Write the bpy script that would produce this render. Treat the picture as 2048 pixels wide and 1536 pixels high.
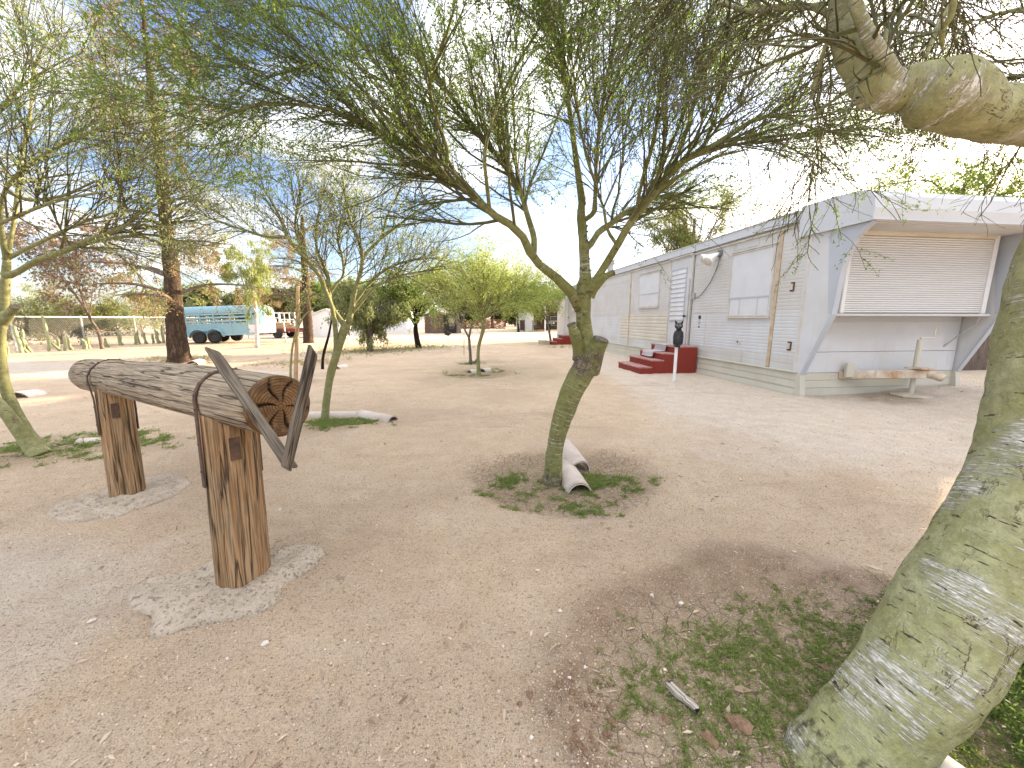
import bpy, math, random
import numpy as np
from math import radians, sin, cos, pi
for o in list(bpy.data.objects): bpy.data.objects.remove(o)
SC = bpy.context.scene; COL = SC.collection
# ---------------------------------------------------------------- camera, sky, sun, exposure
FPX, EYE, PITCH = 760.0, 1.25, math.atan(130/760.0)
cam = bpy.data.cameras.new('camera'); cam.sensor_width = 36; cam.lens = 36*FPX/2048
cam.clip_start = .05; cam.clip_end = 3000
co = bpy.data.objects.new('camera', cam); COL.objects.link(co)
co.location = (0, 0, EYE); co.rotation_euler = (pi/2-PITCH, 0, 0); SC.camera = co
SUN_AZ, SUN_EL = radians(53), radians(12.5)      # azimuth to the right of the view direction (+Y)
world = bpy.data.worlds.new('World'); SC.world = world; world.use_nodes = True
def build_world():
    nt = world.node_tree; nt.nodes.clear(); nn = nt.nodes.new; lk = nt.links.new
    out = nn('ShaderNodeOutputWorld'); bg = nn('ShaderNodeBackground'); bg.inputs[1].default_value = .10
    sky = nn('ShaderNodeTexSky'); sky.sky_type = 'NISHITA'; sky.sun_disc = False
    sky.sun_elevation = SUN_EL; sky.sun_rotation = SUN_AZ; sky.dust_density = 1.5; sky.air_density = 1.0
    tc = nn('ShaderNodeTexCoord'); sep = nn('ShaderNodeSeparateXYZ'); lk(tc.outputs['Generated'], sep.inputs[0])
    z = nn('ShaderNodeMath'); z.operation = 'ADD'; z.inputs[1].default_value = .22; lk(sep.outputs[2], z.inputs[0])
    z2 = nn('ShaderNodeMath'); z2.operation = 'MAXIMUM'; z2.inputs[1].default_value = .12; lk(z.outputs[0], z2.inputs[0])
    cmb = nn('ShaderNodeCombineXYZ')
    for i in (0, 1):
        d = nn('ShaderNodeMath'); d.operation = 'DIVIDE'; lk(sep.outputs[i], d.inputs[0]); lk(z2.outputs[0], d.inputs[1]); lk(d.outputs[0], cmb.inputs[i])
    mp = nn('ShaderNodeMapping'); mp.inputs['Location'].default_value = (3.1, .55, 0); lk(cmb.outputs[0], mp.inputs[0])
    n1 = nn('ShaderNodeTexNoise'); n1.inputs['Scale'].default_value = 1.15; n1.inputs['Detail'].default_value = 7; n1.inputs['Roughness'].default_value = .58
    n1.inputs['Distortion'].default_value = .35
    lk(mp.outputs[0], n1.inputs[0])
    rp = nn('ShaderNodeValToRGB'); rp.color_ramp.elements[0].position = .445; rp.color_ramp.elements[1].position = .615; lk(n1.outputs[0], rp.inputs[0])
    n2 = nn('ShaderNodeTexNoise'); n2.inputs['Scale'].default_value = 3.2; n2.inputs['Detail'].default_value = 5; lk(mp.outputs[0], n2.inputs[0])
    cl = nn('ShaderNodeValToRGB'); e = cl.color_ramp.elements
    e[0].position = .36; e[0].color = (2.35, 2.38, 2.48, 1); e[1].position = .64; e[1].color = (5.4, 5.2, 4.85, 1); lk(n2.outputs[0], cl.inputs[0])
    # thin cloud glows towards the low sun behind it
    sd = (sin(SUN_AZ)*cos(SUN_EL), cos(SUN_AZ)*cos(SUN_EL), sin(SUN_EL))
    dot = nn('ShaderNodeVectorMath'); dot.operation = 'DOT_PRODUCT'; dot.inputs[1].default_value = sd; lk(tc.outputs['Generated'], dot.inputs[0])
    pw = nn('ShaderNodeMath'); pw.operation = 'POWER'; mx = nn('ShaderNodeMath'); mx.operation = 'MAXIMUM'; mx.inputs[1].default_value = 0
    lk(dot.outputs['Value'], mx.inputs[0]); lk(mx.outputs[0], pw.inputs[0]); pw.inputs[1].default_value = 10
    gl = nn('ShaderNodeMixRGB'); gl.blend_type = 'ADD'; gl.inputs[2].default_value = (7, 5.6, 3.6, 1); lk(pw.outputs[0], gl.inputs[0]); lk(cl.outputs[0], gl.inputs[1])
    hb = nn('ShaderNodeMixRGB'); hb.blend_type = 'MULTIPLY'; hb.inputs[0].default_value = 1; hb.inputs[2].default_value = (.50, .53, .68, 1); lk(sky.outputs[0], hb.inputs[1])
    mix = nn('ShaderNodeMixRGB'); lk(rp.outputs[0], mix.inputs[0]); lk(hb.outputs[0], mix.inputs[1]); lk(gl.outputs[0], mix.inputs[2])
    zr = nn('ShaderNodeMapRange'); zr.interpolation_type = 'SMOOTHSTEP'; zr.inputs[1].default_value = .25; zr.inputs[3].default_value = .62; zr.inputs[4].default_value = 2.5; lk(sep.outputs[2], zr.inputs[0])   # cloud decks are brighter overhead than at the horizon
    cz = nn('ShaderNodeMixRGB'); cz.blend_type = 'MULTIPLY'; cz.inputs[0].default_value = 1; lk(gl.outputs[0], cz.inputs[1]); lk(zr.outputs[0], cz.inputs[2]); lk(cz.outputs[0], mix.inputs[2])
    lk(mix.outputs[0], bg.inputs[0]); lk(bg.outputs[0], out.inputs[0])
build_world()
sl = bpy.data.lights.new('sun', 'SUN'); sl.energy = 3.1; sl.angle = radians(.6); sl.color = (1, .80, .54)
so = bpy.data.objects.new('sun', sl); COL.objects.link(so); so.location = (30, 25, 20)
so.rotation_euler = (pi/2-SUN_EL, 0, pi-SUN_AZ)
SC.view_settings.view_transform = 'Standard'; SC.view_settings.look = 'None'; SC.view_settings.gamma = 1
SC.view_settings.exposure = 2.7
SC.cycles.max_bounces = 6; SC.cycles.transparent_max_bounces = 8
# ---------------------------------------------------------------- picture geometry helpers (pixel of the photograph -> point of the place)
CF = np.array([0, cos(PITCH), -sin(PITCH)]); CU = np.array([0, sin(PITCH), cos(PITCH)]); CC = np.array([0, 0, EYE])
def ray(u, v): return CF+np.array([(u-1024)/FPX, 0, 0])-(v-768)/FPX*CU
def G(u, v, z=0.):
    d = ray(u, v); return CC+d*(z-EYE)/d[2]
def At(u, v, Y):
    d = ray(u, v); return CC+d*Y/d[1]
def depth(P): return float((np.asarray(P)-CC)@CF)
def nrm(a): return a/np.maximum(np.linalg.norm(a, axis=-1, keepdims=True), 1e-9)
def hsh(ix, iy, iz, seed):
    h = (ix.astype(np.int64)*374761393+iy.astype(np.int64)*668265263+iz.astype(np.int64)*2147483647+seed*974634777) & 0xffffffff
    h = ((h ^ (h >> 13))*1274126177) & 0xffffffff
    return ((h ^ (h >> 16)) & 0xffff)/65535.0
def vn(P, seed=0):
    """smooth value noise in -1..1"""
    P = np.asarray(P, float); i = np.floor(P); f = P-i; f = f*f*(3-2*f); i = i.astype(np.int64); r = 0
    for dx in (0, 1):
        for dy in (0, 1):
            for dz in (0, 1):
                w = (f[..., 0] if dx else 1-f[..., 0])*(f[..., 1] if dy else 1-f[..., 1])*(f[..., 2] if dz else 1-f[..., 2])
                r = r+w*hsh(i[..., 0]+dx, i[..., 1]+dy, i[..., 2]+dz, seed)
    return r*2-1
def vn2(x, y, s, seed=0): return vn(np.stack([x*s, y*s, np.zeros_like(x)+.37*seed], -1), seed)
def fbm(P, seed=0, n=4):
    a, r = 1., 0
    for k in range(n): r = r+a*vn(np.asarray(P)*2**k, seed+k); a *= .5
    return r
# ---------------------------------------------------------------- mesh helpers
class MB:
    def __init__(s): s.V = []; s.Q = []; s.T = []; s.N = []; s.A = []; s.R = []; s.n = 0
    def add(s, V, Q=None, T=None, N=None, tc=None, rnd=None):
        V = np.asarray(V, float).reshape(-1, 3); b = s.n
        s.V.append(V); s.n += len(V)
        if Q is not None and len(Q): s.Q.append(np.asarray(Q, np.int64).reshape(-1, 4)+b)
        if T is not None and len(T): s.T.append(np.asarray(T, np.int64).reshape(-1, 3)+b)
        if N: s.N += [[i+b for i in f] for f in N]
        s.A.append(V if tc is None else np.asarray(tc, float).reshape(-1, 3))
        s.R.append(np.zeros(len(V)) if rnd is None else np.asarray(rnd, float).ravel())
        return s
    def mesh(s, name, off=None, smooth=False):
        V = np.concatenate(s.V) if s.V else np.zeros((0, 3))
        if off is not None: V = V-np.asarray(off)
        Q = np.concatenate(s.Q) if s.Q else np.zeros((0, 4), np.int64); T = np.concatenate(s.T) if s.T else np.zeros((0, 3), np.int64)
        loops = [Q.ravel(), T.ravel()]; tot = [np.full(len(Q), 4), np.full(len(T), 3)]
        for f in s.N: loops.append(np.array(f)); tot.append(np.array([len(f)]))
        loops = np.concatenate(loops).astype(np.int32); tot = np.concatenate(tot).astype(np.int32)
        me = bpy.data.meshes.new(name)
        me.vertices.add(len(V)); me.vertices.foreach_set('co', V.astype(np.float32).ravel())
        me.loops.add(len(loops)); me.loops.foreach_set('vertex_index', loops)
        me.polygons.add(len(tot)); st = np.zeros(len(tot), np.int32); st[1:] = np.cumsum(tot)[:-1]
        me.polygons.foreach_set('loop_start', st)
        try: me.polygons.foreach_set('loop_total', tot)
        except Exception: pass
        me.update(calc_edges=True)
        me.polygons.foreach_set('use_smooth', np.full(len(tot), bool(smooth)))
        A = np.concatenate(s.A); a = me.attributes.new('tc', 'FLOAT_VECTOR', 'POINT'); a.data.foreach_set('vector', A.astype(np.float32).ravel())
        R = np.concatenate(s.R); a = me.attributes.new('rnd', 'FLOAT', 'POINT'); a.data.foreach_set('value', R.astype(np.float32))
        me.validate()
        return me
    # primitives ------------------------------------------------------------
    def box(s, a, b):
        x0, y0, z0 = np.minimum(a, b); x1, y1, z1 = np.maximum(a, b)
        V = [(x, y, z) for z in (z0, z1) for y in (y0, y1) for x in (x0, x1)]
        return s.add(V, [(0, 2, 3, 1), (4, 5, 7, 6), (0, 1, 5, 4), (2, 6, 7, 3), (0, 4, 6, 2), (1, 3, 7, 5)])
    def obox(s, c, ax, ay, az):
        """box with centre c and half-axis vectors"""
        c, ax, ay, az = map(np.asarray, (c, ax, ay, az))
        V = [c+i*ax+j*ay+k*az for k in (-1, 1) for j in (-1, 1) for i in (-1, 1)]
        tc = [(i*np.linalg.norm(ax), j*np.linalg.norm(ay), k*np.linalg.norm(az)) for k in (-1, 1) for j in (-1, 1) for i in (-1, 1)]
        return s.add(V, [(0, 2, 3, 1), (4, 5, 7, 6), (0, 1, 5, 4), (2, 6, 7, 3), (0, 4, 6, 2), (1, 3, 7, 5)], tc=np.array(tc)+c)
    def prism(s, prof, a0, a1, axis):
        """extrude polygon prof (list of 2d) along axis 0/1/2 from a0 to a1"""
        n = len(prof); V = []
        for a in (a0, a1):
            for p, q in prof: V.append({0: (a, p, q), 1: (p, a, q), 2: (p, q, a)}[axis])
        return s.add(V, [(i, (i+1) % n, n+(i+1) % n, n+i) for i in range(n)], N=[list(range(n))[::-1], list(range(n, 2*n))])
    def tubes(s, P, R, K=3, rnd=None, cap=False):
        """many polylines of equal point count: P (N,S,3), R (N,S)"""
        P = np.asarray(P, float); R = np.asarray(R, float); n, S, _ = P.shape
        t = nrm(np.gradient(P, axis=1)); m = nrm(t.mean(1))
        ref = np.where(np.abs(m[:, 2:3]) < .8, np.array([[0, 0, 1.]]), np.array([[1., 0, 0]]))[:, None, :]
        a = nrm(ref-(t*ref).sum(-1, keepdims=True)*t); b = np.cross(t, a)
        th = np.arange(K)*2*pi/K
        ring = P[:, :, None]+R[:, :, None, None]*(a[:, :, None]*np.cos(th)[:, None]+b[:, :, None]*np.sin(th)[:, None])
        L = np.concatenate([np.zeros((n, 1)), np.cumsum(np.linalg.norm(np.diff(P, axis=1), axis=-1), 1)], 1)
        tc = np.stack([np.broadcast_to(np.cos(th), (n, S, K))*R[:, :1, None], np.broadcast_to(np.sin(th), (n, S, K))*R[:, :1, None], np.broadcast_to(L[:, :, None], (n, S, K))], -1)
        idx = np.arange(n*S*K).reshape(n, S, K); nx = np.roll(idx, -1, 2)
        q = np.stack([idx[:, :-1], nx[:, :-1], nx[:, 1:], idx[:, 1:]], -1).reshape(-1, 4)
        rr = np.zeros((n, S, K)) if rnd is None else np.broadcast_to(np.asarray(rnd)[:, None, None], (n, S, K))
        N = None
        if cap: N = [list(idx[i, 0][::-1]) for i in range(n)]+[list(idx[i, -1]) for i in range(n)]
        return s.add(ring.reshape(-1, 3), q, N=N, tc=tc.reshape(-1, 3), rnd=rr.ravel())
    def tube(s, P, r, K=10, cap=True, bump=None):
        """one polyline, parallel-transported frame; bump(theta, length, pos)->added radius"""
        P = np.asarray(P, float); S = len(P); R = np.broadcast_to(np.asarray(r, float), (S,))
        t = nrm(np.gradient(P, axis=0)); a = np.cross(t[0], [0, 0, 1.] if abs(t[0][2]) < .9 else [0, 1., 0]); a = a/np.linalg.norm(a)
        th = np.arange(K)*2*pi/K; rings = []; tcs = []; L = 0
        for i in range(S):
            if i: L += np.linalg.norm(P[i]-P[i-1])
            a = a-t[i]*(a@t[i]); a /= np.linalg.norm(a); b = np.cross(t[i], a)
            nv = np.cos(th)[:, None]*a+np.sin(th)[:, None]*b; rr = np.full(K, R[i])
            if bump is not None: rr = rr+bump(th, L, P[i]+nv*R[i])
            rings.append(P[i]+nv*rr[:, None]); tcs.append(np.stack([np.cos(th)*R.mean(), np.sin(th)*R.mean(), np.full(K, L)], -1))
        idx = np.arange(S*K).reshape(S, K); nx = np.roll(idx, -1, 1)
        q = np.stack([idx[:-1], nx[:-1], nx[1:], idx[1:]], -1).reshape(-1, 4)
        return s.add(np.concatenate(rings), q, N=[list(idx[0][::-1]), list(idx[-1])] if cap else None, tc=np.concatenate(tcs))
    def cyl(s, a, b, r, K=10, r2=None): return s.tube([a, b], [r, r if r2 is None else r2], K)
    def lathe(s, c, prof, K=16):
        """prof list of (r,z) about vertical axis at c"""
        c = np.asarray(c, float); th = np.arange(K)*2*pi/K
        V = np.concatenate([np.stack([c[0]+r*np.cos(th), c[1]+r*np.sin(th), np.full(K, c[2]+z)], -1) for r, z in prof])
        S = len(prof); idx = np.arange(S*K).reshape(S, K); nx = np.roll(idx, -1, 1)
        return s.add(V, np.stack([idx[:-1], nx[:-1], nx[1:], idx[1:]], -1).reshape(-1, 4), N=[list(idx[0][::-1]), list(idx[-1])])
def bark_bump(amp, sc, seed, base_h=None):
    def f(th, L, p): return amp*vn(p*sc, seed)+amp*.5*vn(p*sc*2.7, seed+1)
    return f
def resample(P, n):
    """Catmull-Rom through points (any columns)"""
    P = np.asarray(P, float); m = len(P); Q = np.vstack([2*P[0]-P[1], P, 2*P[-1]-P[-2]])
    t = np.linspace(0, m-1, n); i = np.minimum(t.astype(int), m-2); f = (t-i)[:, None]
    a, b, c, d = Q[i], Q[i+1], Q[i+2], Q[i+3]
    return .5*((2*b)+(c-a)*f+(2*a-5*b+4*c-d)*f**2+(3*b-a-3*c+d)*f**3)
# ---------------------------------------------------------------- scene-object helpers
def tag(o, label=None, cat=None, group=None, kind=None):
    for k, v in (('label', label), ('category', cat), ('group', group), ('kind', kind)):
        if v: o[k] = v
    return o
def thing(name, label, cat, loc=(0, 0, 0), rotz=0, group=None):
    o = bpy.data.objects.new(name, None); COL.objects.link(o); o.empty_display_size = .1
    o.location = loc; o.rotation_euler = (0, 0, rotz); return tag(o, label, cat, group)
def obj(name, me, mat, parent=None, loc=None, smooth=False):
    if isinstance(me, MB): me = me.mesh(name, smooth=smooth)
    if mat is not None and not me.materials: me.materials.append(mat)
    o = bpy.data.objects.new(name, me); COL.objects.link(o)
    if parent is not None: o.parent = parent
    if loc is not None: o.location = loc
    return o
def wpart(name, mb, mat, parent, smooth=False):
    """part whose vertices are world coordinates; its thing is an un-rotated Empty"""
    r = parent
    while r.parent: r = r.parent
    return obj(name, mb.mesh(name, off=r.location, smooth=smooth), mat, parent)
def solo(name, mb, mat, label, cat, loc, group=None, smooth=False):
    """a thing that is one mesh, vertices in world coordinates"""
    o = obj(name, mb.mesh(name, off=loc, smooth=smooth), mat, None, loc); return tag(o, label, cat, group)
def bevel(o, w=.004, seg=1):
    m = o.modifiers.new('bevel', 'BEVEL'); m.width = w; m.segments = seg; m.limit_method = 'ANGLE'; return o
def copy_tree(o, parent=None):
    c = o.copy(); COL.objects.link(c); c.parent = parent
    for ch in list(o.children): copy_tree(ch, c)
    return c
# ---------------------------------------------------------------- materials
class NT:
    def __init__(s, name):
        s.m = bpy.data.materials.new(name); s.m.use_nodes = True; s.t = s.m.node_tree; s.t.nodes.clear()
        s.out = s.n('OutputMaterial'); s.b = s.n('BsdfPrincipled'); s.l(s.b.outputs[0], s.out.inputs[0])
    def n(s, t, **k):
        x = s.t.nodes.new('ShaderNode'+t)
        for a, v in k.items(): setattr(x, a, v)
        return x
    def l(s, a, b): s.t.links.new(a, b)
    def src(s, kind='Object'):
        if kind in ('tc', 'rnd', 'zone'):
            a = s.n('Attribute', attribute_name=kind); return a.outputs['Vector'] if kind == 'tc' else (a.outputs['Fac'] if kind == 'rnd' else a.outputs['Color'])
        return s.n('TexCoord').outputs[kind]
    def mapv(s, v, sc, loc=(0, 0, 0)):
        m = s.n('Mapping'); m.inputs['Scale'].default_value = sc if hasattr(sc, '__len__') else (sc,)*3; m.inputs['Location'].default_value = loc; s.l(v, m.inputs[0]); return m.outputs[0]
    def noise(s, v, sc=1, det=4, rough=.55, dist=0):
        x = s.n('TexNoise'); x.inputs['Scale'].default_value = sc; x.inputs['Detail'].default_value = det; x.inputs['Roughness'].default_value = rough; x.inputs['Distortion'].default_value = dist
        s.l(v, x.inputs[0]); return x.outputs[0]
    def vor(s, v, sc=1, feature='F1', out='Distance', rand=1):
        x = s.n('TexVoronoi', feature=feature); x.inputs['Scale'].default_value = sc; x.inputs['Randomness'].default_value = rand; s.l(v, x.inputs['Vector']); return x.outputs[out]
    def ramp(s, v, *st):
        x = s.n('ValToRGB'); e = x.color_ramp.elements
        while len(e) < len(st): e.new(.5)
        for i, (p, c) in enumerate(st):
            e[i].position = p; e[i].color = (c, c, c, 1) if not hasattr(c, '__len__') else (*c[:3], 1)
        s.l(v, x.inputs[0]); return x.outputs[0]
    def mix(s, f, a, b, mode='MIX'):
        x = s.n('MixRGB', blend_type=mode)
        for i, v in ((0, f), (1, a), (2, b)):
            if hasattr(v, 'links') or hasattr(v, 'is_linked'): s.l(v, x.inputs[i])
            elif i == 0: x.inputs[0].default_value = v
            else: x.inputs[i].default_value = (*v[:3], 1) if hasattr(v, '__len__') else (v, v, v, 1)
        return x.outputs[0]
    def math(s, op, a, b=0, clamp=False):
        x = s.n('Math', operation=op, use_clamp=clamp)
        for i, v in ((0, a), (1, b)):
            if hasattr(v, 'is_linked'): s.l(v, x.inputs[i])
            else: x.inputs[i].default_value = v
        return x.outputs[0]
    def bump(s, h, st=.5, d=.01, nrm_=None):
        x = s.n('Bump'); x.inputs['Strength'].default_value = st; x.inputs['Distance'].default_value = d; s.l(h, x.inputs['Height'])
        if nrm_ is not None: s.l(nrm_, x.inputs['Normal'])
        s.l(x.outputs[0], s.b.inputs['Normal']); return x.outputs[0]
    def fin(s, col, rough=.8, metal=0, spec=.3):
        if hasattr(col, 'is_linked'): s.l(col, s.b.inputs['Base Color'])
        else: s.b.inputs['Base Color'].default_value = (*col[:3], 1)
        if hasattr(rough, 'is_linked'): s.l(rough, s.b.inputs['Roughness'])
        else: s.b.inputs['Roughness'].default_value = rough
        s.b.inputs['Metallic'].default_value = metal; s.b.inputs['Specular IOR Level'].default_value = spec
        return s.m
def simple(name, c, c2=None, rough=.7, sc=6, metal=0, bump=.15, bsc=60, bd=.002, lo=.35, hi=.65, spec=.3):
    n = NT(name); v = n.src(); c2 = c2 or tuple(x*.75 for x in c)
    n.bump(n.noise(v, bsc, 4), bump, bd)
    return n.fin(n.mix(n.ramp(n.noise(v, sc, 6, .62), (lo, 0), (hi, 1)), c, c2), rough, metal, spec)
def leafmat(name, c1, c2, trans=.45, dry=None, dryf=.1):
    n = NT(name); r = n.src('rnd'); col = n.mix(r, c1, c2)
    if dry: col = n.mix(n.math('GREATER_THAN', r, 1-dryf), col, dry)
    m = n.fin(col, .6, 0, .25)
    tr = n.n('BsdfTranslucent'); n.l(col, tr.inputs[0]); mx = n.n('MixShader'); mx.inputs[0].default_value = trans
    n.l(n.b.outputs[0], mx.inputs[1]); n.l(tr.outputs[0], mx.inputs[2]); n.l(mx.outputs[0], n.out.inputs[0]); return m
def barkmat(name, green, pale, dark, streak=.5, white=.62, scale=1.0, bumpd=.004, rough=(), cracks=.5, specks=.5):
    """smooth green palo-verde bark: rings of white scratches, dark flecks, lengthwise brown cracks, rough grey bark where it has scarred (rough = height ranges)"""
    n = NT(name); v = n.src('tc'); ob = n.src(); sp = n.n('SeparateXYZ'); n.l(ob, sp.inputs[0])
    m1 = n.noise(n.mapv(ob, 7*scale), 1, 6, .6); m2 = n.noise(n.mapv(ob, 34*scale, (2, 2, 2)), 1, 5, .65)
    base = n.mix(n.ramp(m1, (.36, 0), (.66, 1)), green, pale)
    base = n.mix(n.ramp(m2, (.42, .5), (.6, 0)), base, tuple(x*.62 for x in green))
    ring = n.noise(n.mapv(v, (3.0*scale, 3.0*scale, 150*scale)), 1, 6, .68, .12)
    ring2 = n.noise(n.mapv(v, (8*scale, 8*scale, 330*scale), (1, 7, 3)), 1, 4, .6, .1)
    pt = n.noise(n.mapv(ob, 5.0*scale, (3, 1, 7)), 1, 5, .6)
    wm = n.math('ADD', ring, n.math('MULTIPLY', n.math('SUBTRACT', pt, .5), streak))
    fine = n.ramp(n.noise(n.mapv(v, (70*scale, 70*scale, 300*scale)), 1, 3, .7), (.40, .15), (.56, 1))
    w = n.math('MULTIPLY', n.ramp(wm, (white, 0), (white+.05, 1)), fine)
    w2 = n.math('MULTIPLY', n.ramp(ring2, (.655, 0), (.69, .75)), n.ramp(pt, (.35, .2), (.6, 1)))
    dots = n.math('MULTIPLY', n.ramp(n.vor(n.mapv(v, (110*scale, 110*scale, 150*scale)), 1), (.12, 1), (.24, 0)), n.ramp(n.noise(n.mapv(ob, 45*scale), 1, 3), (.5, 0), (.6, specks)))
    wt = n.math('MAXIMUM', w, n.math('MAXIMUM', w2, dots))
    col = n.mix(wt, base, (.74, .71, .64))
    fl = n.noise(n.mapv(v, (20*scale, 20*scale, 80*scale), (4, 4, 4)), 1, 4, .65); fleck = n.ramp(fl, (.635, 0), (.67, 1)); col = n.mix(fleck, col, dark)
    cr = n.noise(n.mapv(v, (16*scale, 16*scale, 4*scale), (9, 2, 1)), 1, 6, .7, .5)
    crack = n.math('MULTIPLY', n.ramp(n.math('ABSOLUTE', n.math('SUBTRACT', cr, .5)), (.003, 1), (.011, 0)), n.ramp(n.noise(n.mapv(ob, 6*scale, (8, 8, 1)), 1, 3), (.64-cracks*.18, 0), (.72-cracks*.18, 1))); col = n.mix(crack, col, (.15, .09, .05))
    h = n.math('SUBTRACT', n.math('ADD', n.noise(n.mapv(ob, 90*scale), 1, 5, .65), n.math('MULTIPLY', wt, .7)), n.math('MULTIPLY', n.math('ADD', fleck, crack), 1.2))
    if rough:
        rz = None
        for a, b, f in rough:
            x = n.math('MULTIPLY', n.ramp(n.math('ADD', sp.outputs[2], n.math('MULTIPLY', n.math('SUBTRACT', m2, .5), .35)), (0, 0), (1, 1)), 1)
            hz = n.math('ADD', sp.outputs[2], n.math('MULTIPLY', n.math('SUBTRACT', m2, .5), .30)); up_ = n.n('MapRange'); up_.inputs[1].default_value = a-f; up_.inputs[2].default_value = a; n.l(hz, up_.inputs[0]); dn = n.n('MapRange'); dn.inputs[1].default_value = b; dn.inputs[2].default_value = b+f; dn.inputs[3].default_value = 1; dn.inputs[4].default_value = 0; n.l(hz, dn.inputs[0])
            k = n.math('MULTIPLY', up_.outputs[0], dn.outputs[0]); rz = k if rz is None else n.math('MAXIMUM', rz, k)
        ce = n.math('MULTIPLY', n.math('ABSOLUTE', n.math('SUBTRACT', n.noise(n.mapv(v, (24, 24, 14)), 1, 7, .72, 1.2), .5)), 2.2); rb = n.mix(n.ramp(m2, (.35, 0), (.65, 1)), (.19, .145, .105), (.36, .31, .25)); rb = n.mix(n.ramp(ce, (.02, 1), (.12, 0)), rb, (.085, .062, .045))
        rz = n.math('MULTIPLY', rz, n.ramp(n.noise(n.mapv(ob, 13, (5, 5, 5)), 1, 5, .65), (.42, 0), (.54, .9))); col = n.mix(rz, col, rb); h = n.math('ADD', h, n.math('MULTIPLY', n.math('MULTIPLY', n.ramp(ce, (0, 0), (.2, 1)), rz), 2.5))
    n.bump(h, .75, bumpd)
    return n.fin(col, .8, 0, .2)
def rough_bark(name, a, b, sc=(13, 13, 1.7), d=.02):
    """long furrows and plates running up the trunk"""
    n = NT(name); v = n.src('tc'); f = n.noise(n.mapv(v, sc), 1, 7, .68, .5); g = n.noise(n.mapv(v, (sc[0]*3.4, sc[1]*3.4, sc[2]*6), (3, 3, 3)), 1, 6, .7, .3)
    r = n.math('MULTIPLY', n.math('ABSOLUTE', n.math('SUBTRACT', f, .5)), 3.2, True); k = n.math('ADD', n.math('MULTIPLY', r, .7), n.math('MULTIPLY', n.math('SUBTRACT', g, .5), .9), True)
    n.bump(k, 1, d); return n.fin(n.mix(n.ramp(k, (.05, 0), (.55, 1)), a, b), .92, 0, .1)
def woodmat(name, grey, tan, orange, of=.5, sc=1.0, crackd=.006, top_grey=True):
    """weathered pole: long grain (tc.z = length), dark checks, grey outside, orange where sheltered"""
    n = NT(name); v = n.src('tc'); ob = n.src()
    g = n.noise(n.mapv(v, (55*sc, 55*sc, 2.2*sc)), 1, 7, .65, .5)
    g2 = n.noise(n.mapv(v, (140*sc, 140*sc, 5*sc)), 1, 4, .6, .3)
    pt = n.noise(n.mapv(ob, (7, 7, 2.5)), 1, 5, .6)
    c = n.mix(n.ramp(pt, (.5-of*.25, 0), (.85-of*.35, 1)), grey, orange)
    c = n.mix(n.ramp(g, (.3, 0), (.62, 1)), c, tan)
    c = n.mix(n.math('MULTIPLY', n.ramp(g2, (.42, 1), (.56, 0)), .55), c, tuple(x*.35 for x in grey))
    ck = n.noise(n.mapv(v, (22*sc, 22*sc, .9*sc), (5, 1, 2)), 1, 3, .5, .4)
    ckm = n.ramp(n.math('ABSOLUTE', n.math('SUBTRACT', ck, .5)), (.004, 1), (.02, 0))
    c = n.mix(n.math('MULTIPLY', ckm, .85), c, (.035, .026, .02))
    n.bump(n.math('SUBTRACT', n.math('ADD', g2, g), n.math('MULTIPLY', ckm, 2)), .8, crackd)
    return n.fin(c, .85, 0, .15)
def paint(name, c, dirt, rough=.5, sc=2.0, amt=.45, streaks=True):
    """old paint: uneven tone, grime streaks running down"""
    n = NT(name); v = n.src()
    a = n.noise(n.mapv(v, sc), 1, 5, .6); col = n.mix(n.ramp(a, (.35, 0), (.75, amt)), c, dirt)
    if streaks:
        st = n.noise(n.mapv(v, (14, 14, .9)), 1, 5, .7); col = n.mix(n.ramp(st, (.56, 0), (.78, amt)), col, dirt)
    ch = n.noise(n.mapv(v, 38), 1, 5, .7); col = n.mix(n.ramp(ch, (.69, 0), (.73, .8)), col, tuple(x*.45 for x in dirt))
    n.bump(n.noise(v, 45, 3), .12, .003); return n.fin(col, rough, 0, .15)
M = {}
M['pv_bark'] = barkmat('palo_verde_bark', (.175, .178, .058), (.255, .25, .105), (.045, .035, .025), .5, .60, 1.0, .004, ((-.2, .07, .05), (.90, 1.03, .05)), .35, .25)
M['pv_bark_near'] = barkmat('palo_verde_bark_old', (.305, .30, .13), (.425, .415, .245), (.06, .05, .04), 1.15, .59, 1.0, .009, ((-.3, .02, .05),), .5, .8)
M['pv_bark_pale'] = barkmat('palo_verde_bark_young', (.225, .222, .088), (.31, .305, .155), (.07, .06, .045), .3, .64, 1.0, .003, (), .2, .3)
M['pv_twig'] = simple('palo_verde_twig', (.115, .125, .042), (.085, .07, .038), .7, 20)
M['pv_leaf'] = leafmat('palo_verde_leaf', (.065, .11, .022), (.13, .20, .045), .5)
M['pv_leaf_dark'] = leafmat('palo_verde_leaf_fresh', (.105, .17, .028), (.25, .345, .07), .6)
M['pv_leaf_warm'] = leafmat('palo_verde_leaf_dusty', (.22, .26, .09), (.36, .40, .15), .55, (.40, .28, .12), .10)
M['pv_leaf_lime'] = leafmat('palo_verde_leaf_lime', (.28, .35, .08), (.46, .51, .15), .55)
M['leaf_bright'] = leafmat('leaf_bright', (.12, .19, .03), (.28, .36, .07), .5)
M['leaf_olive'] = leafmat('leaf_olive', (.10, .12, .035), (.22, .22, .07), .45, (.30, .17, .06), .08)
M['leaf_grey'] = leafmat('leaf_greygreen', (.17, .20, .085), (.35, .37, .15), .5)
M['leaf_dark'] = leafmat('leaf_hedge', (.03, .05, .012), (.09, .12, .03), .4)
M['leaf_willow'] = leafmat('leaf_willow', (.20, .25, .07), (.37, .40, .15), .5)
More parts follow.
